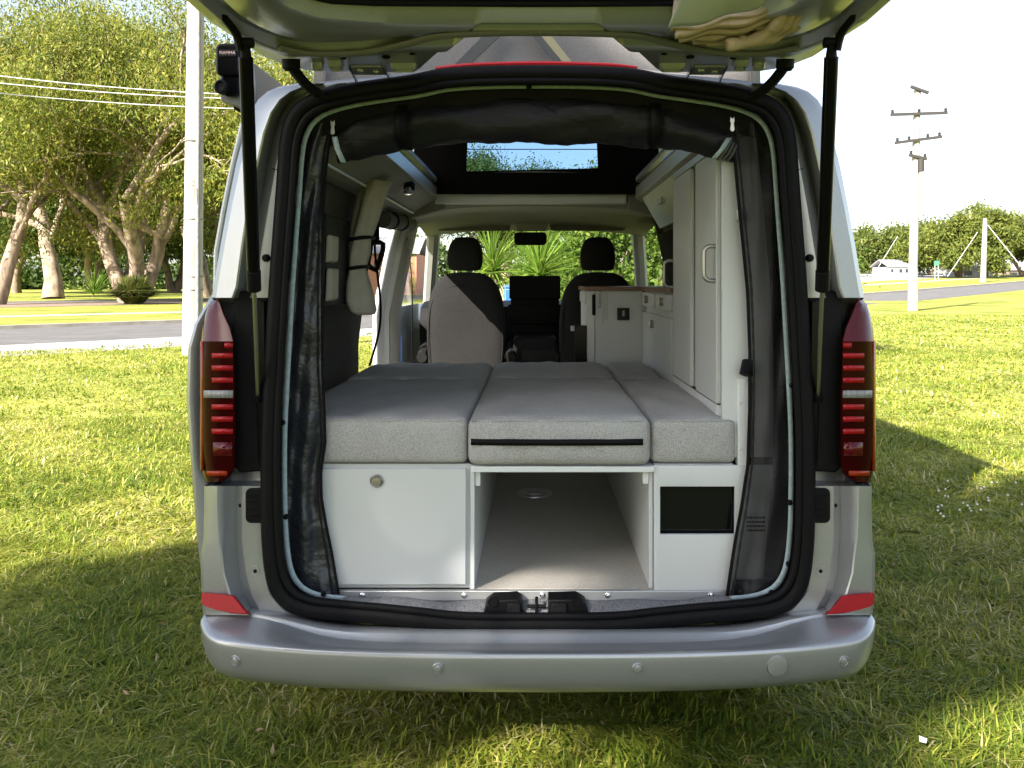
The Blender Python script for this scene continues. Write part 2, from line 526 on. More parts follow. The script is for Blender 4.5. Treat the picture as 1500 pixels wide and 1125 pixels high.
def gz(x, y):
    """Height of the ground: level round the van, rising gently far off to the right."""
    return 0.024 * max(0.0, y - 60) * sstep(5, 25, x) * (1 if y < 200 else 200 / y)

def drape(x, y, dz): return (x, y, gz(x, y) + dz)

xs = sorted(set([-700, -400, -250, -150, -100, -70] + list(range(-50, 131, 6)) + [150, 200, 300, 450, 700]))
ys = sorted(set([-120, -60, -20, 0, 10, 20, 30, 40, 50] + list(range(56, 205, 8)) + [240, 300, 400, 600, 900, 1400]))
g = G()
g.loft([[drape(x, y, 0) for x in xs] for y in ys])
ground = g.mk('ground', M['lawn'], smooth=180, kind='structure')

# the road: near edge as a polyline, everything else measured from it
ROAD = [(-75.0, -43.0), (-40, -8), (-12.7, 20.2), (-9.7, 23.3), (6, 39), (22, 56), (42, 78), (64, 103), (100, 145), (160, 215)]
def off_line(pts, d):
    out = []
    for i in range(len(pts)):
        a = Vector(pts[max(i - 1, 0)]); b = Vector(pts[min(i + 1, len(pts) - 1)])
        t = (b - a).normalized(); n = Vector((-t.y, t.x))
        out.append(Vector(pts[i]) + n * d)
    return out
def subdivide(pts, step=5.0):
    out = []
    for a, b in zip(pts[:-1], pts[1:]):
        a = Vector(a); b = Vector(b); n = max(1, int((b - a).length / step))
        out += [a.lerp(b, k / n) for k in range(n)]
    out.append(Vector(pts[-1])); return out
RL = subdivide(ROAD)
def strip(name, d0, d1, dz, m, i0=0, i1=None, n=3, wob=0.0, kind='structure', thick=0):
    rr = random.Random(hash(name) % 1000 if False else len(name))
    A = off_line(RL, d0)[i0:i1]; B = off_line(RL, d1)[i0:i1]
    rows = []
    for k in range(n + 1):
        row = []
        for a, b in zip(A, B):
            p = a.lerp(b, k / n)
            if wob and k in (0, n):
                p = p + Vector((rr.uniform(-wob, wob), rr.uniform(-wob, wob)))
            row.append(drape(p.x, p.y, dz))
        rows.append(row)
    g = G()
    if thick:
        rows = [[(x, y, z - thick) for x, y, z in rows[0]]] + rows + [[(x, y, z - thick) for x, y, z in rows[-1]]]
    g.loft(rows)
    return g.mk(name, m, smooth=30, kind=kind)
nleft = 28
strip('gravel_shoulder', -3.6, 0.25, .006, M['gravel'], 0, 20, wob=.35)
strip('road', 0, 7.4, .012, M['asphalt'])
strip('kerb', 7.4, 7.75, .13, M['concrete'], thick=.2)
strip('footpath', 17.6, 19.6, .01, M['concrete'])
strip('driveway', 44, 50, .01, M['asphalt'], 0, nleft + 10)
strip('mulch_bed', 34, 43.5, .012, M['mulch'], 0, nleft + 4, wob=1.0)
strip('concrete_apron', 25, 62, .01, M['apron'], 26)

# ================================================================== THE VAN
XC = 0.0105
van = thing('camper_van', 'silver camper van seen from behind with its tailgate and left sliding door open', 'van', (XC, 2.6, 0))

def D(s, d, y, Y):
    """A point of the rear end: d photo pixels out from the van's centre line on side s, at height pixel y, depth Y."""
    return (XC + s * d * Y / FPX, Y, ZZ(y, Y))

PZ = [.30, .40, .54, .75, .92, 1.13, 1.335, 1.46, 1.51, 1.62, 1.755, 1.86, 1.90, 1.964, 2.03, 2.07, 2.105, 2.125]
PX = [.94, 1.0, 1.02, 1.028, 1.032, 1.038, 1.035, 1.012, .995, .975, .945, .921, .912, .896, .875, .858, .825, .785]
def half(z): return interp(z, PZ, PX)

def side_panel(s):
    yk = [2.80, 3.2, 3.6, 3.95, 4.2, 4.45, 4.9, 5.4, 5.65, 6.1, 6.25, 6.4, 6.8, 7.1, 7.35, 7.55]
    zk = [.30, .40, .50, .75, .92, 1.13, 1.335, 1.46, 1.51, 1.62, 1.755, 1.86, 1.90, 1.964, 2.03, 2.07, 2.105, 2.125]
    def X(y, z):
        t = max(0, (y - 6.4) / 1.15)
        return XC + s * half(z) * (1 - .16 * t * t)
    V = []; F = []
    idx = {}
    def v(i, j):
        if (i, j) not in idx:
            idx[(i, j)] = len(V); V.append((X(yk[i], zk[j]), yk[i], zk[j]))
        return idx[(i, j)]
    for i in range(len(yk) - 1):
        for j in range(len(zk) - 1):
            y = (yk[i] + yk[i + 1]) / 2; z = (zk[j] + zk[j + 1]) / 2
            if s < 0 and 4.45 < y < 5.4 and .5 < z < 1.90: continue
            if 5.65 < y < 6.8 and 1.335 < z < 1.86: continue
            if y > 6.25 and z > 1.86: continue
            if y > 6.8 and z > 1.335: continue
            if (3.2 < y < 3.95 or 6.4 < y < 7.1) and z < .75: continue
            F.append((v(i, j), v(i + 1, j), v(i + 1, j + 1), v(i, j + 1)))
    return mk('side_panel', V, F, M['paint'], van, smooth=60, solid=.035, soff=-1 if s < 0 else -1)
for s in (-1, 1):
    side_panel(s)
    for Yw in (3.575, 6.75):
        w = G(); c = (XC + s * .87, Yw, .345)
        w.lathe(c, (s, 0, 0), [(-.11, .2), (-.11, .31), (-.08, .34), (.08, .34), (.11, .31), (.11, .2)], 32)
        wo_ = w.mk('wheel', M['tyre'], van)
        r = G(); r.lathe(c, (s, 0, 0), [(-.1, .2), (.1, .2), (.085, .19), (.07, .06), (.09, .05), (.09, .01)], 24)
        r.mk('rim', M['alu'], wo_)

# roof
def roofz(x): return 2.185 - .06 * ((x - XC) / .79) ** 2
xk = [-.79, -.72, -.60, -.3, 0, .3, .60, .72, .79]
yk = [2.66, 2.9, 3.10, 3.6, 4.2, 4.7, 5.15, 5.5, 5.9, 6.25]
V = [(XC + x, y, roofz(XC + x) - (.05 * max(0, y - 5.6) / .65)) for y in yk for x in xk]
F = []
for i in range(len(yk) - 1):
    for j in range(len(xk) - 1):
        if 3.1 < (yk[i] + yk[i + 1]) / 2 < 5.15 and abs((xk[j] + xk[j + 1]) / 2) < .6: continue
        a = i * len(xk) + j; F.append((a, a + 1, a + 1 + len(xk), a + len(xk)))
mk('roof', V, F, M['paint'], van, smooth=60, solid=.03)

# nose, windscreen, pillars of the cab
g = G()
rows = []
for y, z, w in ((6.93, 1.34, .86), (7.15, 1.26, .84), (7.4, 1.16, .80), (7.52, 1.02, .77), (7.56, .8, .76), (7.55, .45, .76), (7.48, .32, .74)):
    rows.append([(XC + w * t, y - .10 * abs(t) ** 3, z - .02 * t * t) for t in (-1, -.6, -.2, .2, .6, 1)])
g.loft(rows); g.mk('bonnet', M['paint'], van, smooth=40, solid=.02)
ws = [(XC - .70, 6.27, 1.90), (XC + .70, 6.27, 1.90), (XC + .84, 6.93, 1.34), (XC - .84, 6.93, 1.34)]
g = G(); g.add(ws, [(0, 1, 2, 3)]); g.mk('windscreen', M['glass'], van)
for s in (-1, 1):
    g = G(); g.tube([(XC + s * .74, 6.22, 1.93), (XC + s * .80, 6.55, 1.66), (XC + s * .87, 6.95, 1.33)], .05, 8)
    g.mk('windscreen_pillar', M['greytrim'], van)
    g = G(); x = XC + s * .965
    g.add([(x, 5.65, 1.34), (x, 6.8, 1.34), (XC + s * .90, 6.40, 1.86), (XC + s * .90, 5.65, 1.86)], [(0, 1, 2, 3)])
    g.mk('cab_window', M['glass'], van)
g = G(); g.box(XC - .95, XC + .95, 2.80, 6.9, .40, .47); g.mk('underbody', M['trim'], van)

# ---- rear quarters: one lofted panel each side
rowsQ = [  # y, side, outer, inner edge, groove floor, flange, seal edge (pixels from centre line)
    (901, 491, 487, 424, 416, 410, 355), (893, 492, 488, 426, 418, 412, 366),
    (870, 494, 489, 450, 431, 424, 386), (840, 495, 490, 459, 438, 431, 396), (812, 495, 490, 462, 441, 435, 399),
    (790, 491, 484, 465, 443, 437, 401), (745, 490, 483, 467, 443, 437, 402), (712, 490, 483, 467, 443, 437, 402)]
rowsL = [(704, 2.74), (640, 2.76), (560, 2.76), (480, 2.76), (446, 2.75)]
rowsU = [(436, 479, 472, 446, 432, 424, 388), (420, 476, 469, 440, 428, 418, 386), (360, 466, 459, 432, 418, 408, 380), (300, 455, 448, 423, 408, 398, 374),
         (240, 443, 435, 410, 396, 387, 368), (195, 431, 422, 400, 386, 378, 361), (165, 422, 412, 389, 375, 367, 352),
         (146, 411, 400, 376, 362, 353, 336), (134, 397, 385, 360, 347, 337, 316), (127, 380, 368, 342, 326, 314, 294), (122, 352, 342, 322, 308, 298, 280)]
for s in (-1, 1):
    rows = []
    def qrow(y, sd, o, i, gr, fl, se, dz=0):
        gd = 2.695 if y < 437 else 2.667
        z = ZZ(y, 2.62); hx = half(z)
        return [(XC + s * hx, 3.0, z), (XC + s * hx, 2.83, z), (XC + s * (sd * 2.66 / FPX + .004), 2.72, z), D(s, sd - 1, y, 2.655), D(s, o, y, 2.622),
                D(s, i + 3, y, 2.603), D(s, i, y, 2.607), D(s, gr, y, gd), D(s, fl, y, 2.655), D(s, fl - 4, y, 2.648), D(s, se + 8, y, 2.65), D(s, se - 12, y, 2.67)]
    for r in rowsQ: rows.append(qrow(*r))
    for y, Y in rowsL:
        z = ZZ(y, 2.62); hx = half(z)
        rows.append([(XC + s * hx, 3.0, z), (XC + s * hx, 2.87, z), (XC + s * (hx - .01), 2.85, z), (XC + s * (hx - .04), 2.83, z), D(s, 470, y, Y),
                     D(s, 455, y, Y - .01), D(s, 450, y, Y - .02), D(s, 440, y, 2.73), D(s, 430, y, 2.72), D(s, 425, y, 2.71), D(s, 405, y, 2.70), D(s, 385, y, 2.69)])
    for r in rowsU: rows.append(qrow(*r))
    g = G(); g.loft(rows)
    q = g.mk('quarter_panel', M['paint'], van, smooth=28)
    # seam line across the pillar
    pts = [D(s, 389, 247, 2.652), D(s, 380, 249, 2.646), D(s, 370, 249, 2.65)]
    g = G(); g.tube(pts, .0015, 5); g.mk('panel_seam', M['trim'], q)
    g = G(); g.lathe(D(s, 397, 378, 2.650), (0, -1, 0), [(0, .012), (.012, .012), (.02, .008), (.021, .001)], 14); g.mk('rubber_stop', M['rubber'], q)
    # lower details
    x0, x1 = sorted((XC + s * 428 * 2.645 / FPX, XC + s * 396 * 2.645 / FPX))
    ol = rrect(x0, x1, ZZ(766, 2.645), ZZ(715, 2.645), .017)
    g = G(); g.prism(ol, 2.640, 2.70); vent = g.mk('vent', M['trim'], van, bevel=.004)
    for k in range(4):
        zz = ZZ(758 - k * 10, 2.64)
        g = G(); g.box(x0 + .012, x1 - .008, 2.634, 2.645, zz, zz + .006); g.mk('vent_slat', M['rubber'], vent)
    g = G(); g.lathe(D(s, 435, 740, 2.656), (0, -1, 0), [(0, .0065), (.004, .0065), (.006, .003), (.0062, .0005)], 12); g.mk('plug', M['rubber'], q)
    c = D(s, 415, 836, 2.653)
    g = G(); g.lathe(c, (0, -1, 0), [(.0, .018), (.005, .018), (.006, .0165), (.0, .014), (-.006, .010), (-.007, .0005)], 20); g.mk('bump_socket', M['greytrim'], q)
    g = G(); g.lathe((c[0] + s * -.003, c[1] - .001, c[2]), (0, -1, 0), [(0, .006), (.004, .006), (.006, .003), (.0062, .0005)], 12); g.mk('socket_screw', M['trim'], q)
    # black trim behind the strut
    pts = [(445, 428), (432, 426), (404, 430), (395, 436), (393, 560), (391, 689), (436, 692), (447, 680), (445, 560), (446, 500)]
    ol = [(XC + s * d * 2.66 / FPX, ZZ(y, 2.66)) for d, y in pts]
    g = G(); g.prism(ol, 2.652, 2.735); tr = g.mk('pillar_trim', M['trim'], van, bevel=.006)
    ol2 = [(XC + s * d * 2.64 / FPX, ZZ(y, 2.64)) for d, y in [(418, 437), (400, 441), (398, 560), (397, 680), (410, 684), (414, 560)]]
    g = G(); g.prism(ol2, 2.640, 2.66); g.mk('trim_rib', M['gloss_black'], tr, bevel=.005)
    # tail light
    LY = [437, 446, 460, 480, 500, 560, 620, 660, 684, 697, 706]
    LO = [474, 483, 488, 492, 494, 496, 496, 495, 493, 491, 488]
    LI = [468, 464, 459, 450, 445, 443, 442, 442, 443, 450, 464]
    rows = []
    for y, o, i in zip(LY, LO, LI):
        e = 8 if y in (437, 706) else 0
        tl_b = .055 * max(0, 500 - y) / 63
        rows.append([D(s, o - 40, y, 2.86), D(s, o - 10 * (e > 0) - 2, y, 2.74), D(s, o - 1, y, 2.675), D(s, o - 5, y, 2.637 + tl_b * .6), D(s, (o * 2 + i) / 3, y, 2.612 + tl_b),
                     D(s, (o + i * 2) / 3, y, 2.600 + tl_b), D(s, i + 2, y, 2.600 + tl_b), D(s, i, y, 2.607 + tl_b), D(s, i, y, 2.70)])
    nC = len(rows[0])
    g = G(); g.loft(rows[4:]); g.F.append(tuple(range((len(rows) - 5) * nC, (len(rows) - 4) * nC)))
    tl = g.mk('tail_light', M['lens'], van, smooth=50)
    g = G(); g.loft(rows[:5]); g.F.append(tuple(range(nC)))
    g.mk('upper_lens', M['lens_top'], tl, smooth=50)
    for k, y in enumerate((506, 521, 539, 557, 596, 614, 632)):
        a = 478 if k else 466
        g = G()
        g.loft([[D(s, a, yy, 2.6065), D(s, (a + 448) / 2, yy, 2.5975), D(s, 447, yy, 2.5965)] for yy in (y - 3.8, y + 3.8)])
        g.mk('light_bar', M['bar'], tl, solid=.0025, smooth=20)
    g = G(); g.loft([[D(s, a, yy, Y_) for a, Y_ in ((490, 2.6275), (478, 2.6065), (462, 2.5965), (447, 2.5955))] for yy in (572, 583)])
    g.mk('reversing_light', M['clear'], tl, solid=.004)
    g = G(); g.loft([[D(s, a, yy, Y_) for a, Y_ in ((495, 2.675), (493.5, 2.655), (491.5, 2.640))] for yy in (500, 560, 620, 690)])
    g.mk('amber_edge', M['amber'], tl, solid=.004)
    g = G(); g.loft([[D(s, a, yy, Y_) for a, Y_ in ((486, 2.618), (470, 2.600), (456, 2.594))] for yy in (690, 697)])
    g.mk('amber_marker', M['amber'], tl, solid=.004)
    g = G(); g.loft([[D(s, a, yy, Y_) for a, Y_ in ((470 + 6, 2.604), (462, 2.5965), (448, 2.5955))] for yy in (648, 668)])
    g.mk('prism_panel', M['lens_top'], tl, solid=.003, smooth=20)

# ---- header strip between roof edge and seal
rows = []
hd = [0, 80, 150, 220, 280, 310]
hy = [98, 99, 104, 112, 122, 127]
pts = [(-d, y) for d, y in reversed(list(zip(hd, hy)))] + list(zip(hd, hy))[1:]
g = G()
g.loft([[D(1, d, y - 3, 2.72) for d, y in pts], [D(1, d, y - 1, 2.665) for d, y in pts], [D(1, d, y + 3, 2.648) for d, y in pts], [D(1, d, y + 14, 2.66) for d, y in pts]])
g.mk('roof_header', M['paint'], van, smooth=60)
g = G(); g.tube(smoothpath([D(1, d, y, 2.655) for d, y in ((-150, 101), (-110, 96.5), (-60, 94), (0, 93), (60, 94), (110, 96), (145, 100))], 5), .0075, 8)
g.mk('high_brake_light', M['red'], van)

# ---- door seal
SEAL = [(0, 108), (80, 109), (140, 113), (185, 122), (235, 129), (285, 137), (322, 147), (345, 160), (359, 181), (366, 213), (371, 280), (380, 400), (387, 520),
        (393, 640), (393, 740), (391, 800), (384, 850), (368, 877), (340, 890), (300, 895), (240, 900), (180, 906), (110, 913), (0, 914)]
loop = SEAL + [(-d, y) for d, y in reversed(SEAL[1:-1])]
path = smoothpath([D(1, d, y, 2.636) for d, y in loop], 4, closed=True)
g = G(); g.tube(path, .0275, 12, closed=True, flat=1.0, up=(0, -1, 0)); seal = g.mk('door_seal', M['rubber'], van, smooth=180)
def inset(loop, k, ky=None):
    cx, cy = 0, 500
    return [((d - cx) * (1 - k / 393.0), cy + (y - cy) * (1 - (ky or k) / 400.0)) for d, y in loop]
g = G(); g.tube(smoothpath([D(1, d, y, 2.622) for d, y in inset(loop, 11)], 4, closed=True), .012, 8, closed=True)
g.mk('seal_lip', M['rubber'], seal, smooth=180)
# the frame inside the opening
g = G()
pA = smoothpath([D(1, d, y, 2.655) for d, y in inset(loop, 8)], 3, closed=True)
pB = smoothpath([D(1, d, y, 2.80) for d, y in inset(loop, 6)], 3, closed=True)
g.loft([pA, pB], cu=True); g.mk('opening_frame', M['trim'], van, smooth=60)

# ---- bumper
BP = [  # Y offset, height pixel at the centre, height pixel at the corner
    (2.665, 917, 897), (2.600, 922, 900), (2.585, 928, 903), (2.565, 938, 908), (2.520, 945, 915), (2.470, 951, 924), (2.437, 955.5, 931), (2.424, 958.5, 935),
    (2.420, 963, 940), (2.424, 985, 962), (2.432, 1002, 980), (2.447, 1011, 989), (2.475, 1014.5, 994), (2.53, 1014, 997)]
g = G(); rows = []
TT = [-1.0, -.985, -.955, -.91, -.85, -.76, -.64, -.5, -.34, -.17, 0, .17, .34, .5, .64, .76, .85, .91, .955, .985, 1.0]
zc = [ZZ(yc, Y) for Y, yc, ye in BP]
for k, (Y, yc, ye) in enumerate(BP):
    row = []
    for t in TT:
        a = abs(t)
        bow = .085 * a ** 3 + (.0 if a < .9 else .10 * ((a - .9) / .1) ** 2)
        tuck = 1 - .009 * max(0, k - 8) / 2 - (.010 if k < 3 else 0)
        X = 1.036 * tuck * (1 if a <= .9 else 1) * (t if a <= .9 else math.copysign(.9 + (a - .9) * .96, t))
        shelf = 0
        Yv = Y + bow
        dip = 0
        if 2 <= k <= 5: dip = -.012 * (1 - a ** 4) if k in (3, 4) else 0
        if k < 3: Yv = min(Y + bow, 2.72) if a > .9 else Y + bow * .3
        lift = [.040, .040, .040, .046, .034, .020, .007, 0][min(k, 7)] * sstep(.60, .80, a)
        row.append((XC + X, Yv, zc[k] + .018 * a ** 4 + dip * (1 - sstep(.6, .8, a)) + lift))
    rows.append(row)
g.loft(rows)
bumper = g.mk('bumper', M['paint'], van, smooth=40, sub=1)
def on_bumper(px, py):
    t = abs((px - CX) * 2.47 / FPX - XC) / 1.0
    Y = 2.422 + .085 * t ** 3 + (.0 if t < .9 else .10 * ((t - .9) / .1) ** 2)
    return P(px, py, Y - .001)
for px, py in ((345, 967.5), (641, 979), (934, 979), (1236, 968)):
    c = on_bumper(px, py)
    g = G(); g.lathe(c, (.25 * (1 if px > 1200 else -1 if px < 400 else 0), -1, -.05), [(-.004, .0155), (.002, .0155), (.003, .0142), (.0005, .0125), (.0005, .0105), (.0035, .0100), (.0042, .0085), (.0044, .0005)], 24)
    g.mk('parking_sensor', M['paint'], bumper, smooth=30)
c = on_bumper(1139, 976)
g = G(); g.lathe(c, (.08, -1, -.05), [(-.004, .032), (.0012, .032), (.0018, .0312), (-.001, .0302), (.0016, .0295), (.002, .028), (.0022, .0005)], 36)
g.mk('tow_eye_cover', M['paint'], bumper, smooth=30)
for s in (-1, 1):
    A = []; B = []
    for d, y, Y in ((493, 867, 2.645), (488, 868.5, 2.608), (462, 870.5, 2.586), (447, 872.5, 2.580), (436, 886, 2.577), (424, 900, 2.574), (448, 898.5, 2.572), (470, 893.5, 2.578), (487, 888, 2.602), (493, 884, 2.645)):
        A.append(D(s, d, y, Y)); B.append(D(s, d - 6, y, Y + .06))
    g = G(); g.hull2(A, B); g.mk('rear_reflector', M['reflector'], bumper, bevel=.003)

# ---- load edge: carpet strip, latch, aluminium strip
g = G(); rows = []
rr = random.Random(3)
for Y, y in ((2.645, 905), (2.665, 896), (2.69, 890), (2.715, 885), (2.745, 880)):
    row = []
    for i in range(41):
        d = -345 + 690 * i / 40
        e = -10 * (abs(d) / 345) ** 2.2
        bump_ = .004 * math.sin(d * .055) + .004 * math.sin(d * .021 + 1)
        x, yy, z = D(1, d, y + (e if Y < 2.72 else e * .15), Y)
        row.append((x, yy, z + bump_))
    rows.append(row)
g.loft(rows); g.mk('sill_carpet', M['carpet'], van, smooth=180, solid=.01)
g = G(); g.box(XX(470, 2.735), XX(1102, 2.735), 2.728, 2.745, ZZ(879, 2.735), ZZ(864.5, 2.735)); strip_ = g.mk('sill_strip', M['alu'], van, bevel=.002)
for px in (531, 680, 795, 890, 1041):
    g = G(); g.lathe(P(px, 872 if px != 795 else 872, 2.728), (0, -1, 0), [(-.002, .0095), (.003, .009), (.006, .005), (.0065, .0005)], 12); g.mk('screw', M['chrome'], strip_)
la = G()
Yl = 2.640
la.prism([(XX(a, Yl), ZZ(b, Yl)) for a, b in ((706, 908), (711, 888), (722, 880), (757, 878), (764, 883), (766, 897), (774, 900), (800, 900), (803, 897), (803, 879), (845, 878), (858, 886), (866, 908))], Yl, 2.715)
latch = la.mk('latch_cover', M['trim'], van, bevel=.004)
for a0, a1, a2, a3 in ((742, 744, 760, 762), (806, 808, 824, 830)):
    g = G(); g.hull2([P(a0, 901, 2.625), P(a3, 901, 2.625), P(a3, 884, 2.630), P(a1, 884, 2.630)], [P(a0 - 2, 903, 2.66), P(a3 + 2, 903, 2.66), P(a3 + 2, 880, 2.66), P(a0, 880, 2.66)])
    g.mk('latch_block', M['trim'], latch, bevel=.003)
for px in (722, 846):
    g = G(); g.lathe(P(px, 882, 2.637), (0, -1, 0), [(.0, .0165), (.003, .016), (.003, .0135), (-.004, .012), (-.0045, .0005)], 18); g.mk('latch_socket', M['rubber'], latch)
g = G(); g.tube([P(786, 899, 2.640), P(786, 878, 2.640), P(786, 876, 2.66)], .005, 8); g.tube([P(773, 888, 2.645), P(800, 888, 2.645)], .006, 8)
g.mk('striker', M['trim'], latch)

# ---- open sliding door standing outside the left flank
YD = 2.80
g = G(); rows = []
for z, dx in ((.50, .075), (.56, .090), (.70, .100), (.92, .112), (1.13, .120), (1.30, .118), (1.38, .105), (1.43, .085), (1.475, .070)):
    hx = half(z) + dx
    rows.append([(XC - hx + .065, YD + .02, z), (XC - hx + .015, YD, z), (XC - hx, YD + .015, z), (XC - hx, 3.4, z), (XC - hx, 4.0, z), (XC - hx + .045, 4.02, z)])
g.loft(rows); sd = g.mk('sliding_door', M['paint'], van, smooth=30, solid=.02)
rows = []
for z, dx in ((1.475, .070), (1.50, .082), (1.62, .098), (1.755, .104), (1.90, .108), (1.97, .112), (2.04, .116)):
    hx = half(z) + dx
    rows.append([(XC - hx + .040, YD + .035, z), (XC - hx + .006, YD + .02, z), (XC - hx, YD + .035, z), (XC - hx, 3.4, z), (XC - hx, 4.0, z), (XC - hx + .03, 4.02, z)])
g = G(); g.loft(rows); g.mk('door_window', M['paint'], sd, smooth=30, solid=.02)
g = G(); g.tube([(XC - half(z) - dx + .012, YD + .018, z) for z, dx in ((1.48, .070), (1.62, .098), (1.755, .104), (1.9, .108), (2.04, .116))], .009, 8); g.mk('window_edge', M['edge'], sd)
g = G(); g.box(XC - half(.6) - .085, XC - half(.6) - .06, YD + .01, 3.4, .45, .52); g.mk('door_roller', M['trim'], sd, bevel=.004)
# door runner rail on the flank
g = G(); g.box(XC - half(1.13) - .006, XC - half(1.13) + .01, 2.95, 4.45, 1.15, 1.19); g.mk('door_rail', M['trim'], van, bevel=.003)

# ---- tailgate, hinged at the roof and standing level above the opening
TO = [(0, 2.29), (.20, 2.29), (.255, 2.325), (.32, 2.46), (.362, 2.585), (.375, 2.60), (.45, 2.617), (.68, 2.61), (.745, 2.575), (.80, 2.48), (.855, 2.22), (.88, 1.7), (.86, 1.42), (.78, 1.28), (.5, 1.24), (0, 1.22)]
TW = [(0, 2.105), (.40, 2.100), (.52, 2.085), (.585, 2.02), (.61, 1.85), (.615, 1.62), (.56, 1.48), (0, 1.45)]
def fullpoly(h): return [(XC + x, y) for x, y in h] + [(XC - x, y) for x, y in reversed(h[1:-1])]
def ray(poly, c, a):
    dx, dy = math.cos(a), math.sin(a); best = None
    for i in range(len(poly)):
        x1, y1 = poly[i]; x2, y2 = poly[(i + 1) % len(poly)]
        ex, ey = x2 - x1, y2 - y1
        den = dx * ey - dy * ex
        if abs(den) < 1e-12: continue
        t = ((x1 - c[0]) * ey - (y1 - c[1]) * ex) / den
        u = ((x1 - c[0]) * dy - (y1 - c[1]) * dx) / den
        if t > 0 and -1e-9 <= u <= 1 + 1e-9: best = t if best is None else max(best, t)
    return best
TC = (XC, 1.78)
po, pw = fullpoly(TO), fullpoly(TW)
angs = sorted(set([2 * math.pi * k / 150 for k in range(150)] + [math.atan2(y - TC[1], x - TC[0]) % (2 * math.pi) for x, y in po]))
def tz(y): return 2.158 + (2.62 - y) * .085
def ring(t, dz, flange=False):
    out = []
    for a in angs:
        tt = t
        if flange:                                        # a broad flat flange along the hinge edge, a narrow one elsewhere
            w = sstep(.55, .85, math.sin(a))
            tt = t + (.36 * w)
        r = ray(po, TC, a) * (1 - tt) + ray(pw, TC, a) * tt
        x, y = TC[0] + math.cos(a) * r, TC[1] + math.sin(a) * r
        out.append((x, y, tz(y) + dz))
    return out
g = G()
g.loft([ring(1, .05), ring(.5, .075), ring(.08, .065), ring(0.0, .045), ring(0, .012), ring(.008, .002), ring(.02, .0), ring(.10, .0, True), ring(.115, -.003, True), ring(.155, -.030, True),
        ring(.17, -.034, True), ring(.26, -.036, True), ring(.275, -.033, True), ring(.30, -.014, True), ring(.315, -.011, True), ring(.42, -.010, True), ring(.435, -.013, True), ring(.47, -.034, True), ring(.485, -.037, True),
        ring(.90, -.038), ring(.93, -.034), ring(.98, .0), ring(1.0, .01)], cu=True)
tg = g.mk('tailgate', M['paint'], van, smooth=38)
wl = [(TC[0] + math.cos(a) * ray(pw, TC, a), TC[1] + math.sin(a) * ray(pw, TC, a)) for a in angs]
g = G(); n = len(wl)
g.loft([[(x, y, tz(y) + .012) for x, y in wl], [(TC[0] + (x - TC[0]) * .94, TC[1] + (y - TC[1]) * .94, tz(y) + .016) for x, y in wl]], cu=True)
g.mk('window_border', M['gloss_black'], tg, solid=.004)
g = G(); g.add([(TC[0] + (x - TC[0]) * .99, TC[1] + (y - TC[1]) * .99, tz(y) + .024) for x, y in wl], [tuple(range(n))]); g.mk('rear_window', M['glass'], tg)
g = G(); g.tube([(TC[0] + (x - TC[0]) * 1.0, TC[1] + (y - TC[1]) * 1.0, tz(y) + .004) for x, y in wl], .010, 8, closed=True); g.mk('window_seal', M['rubber'], tg)
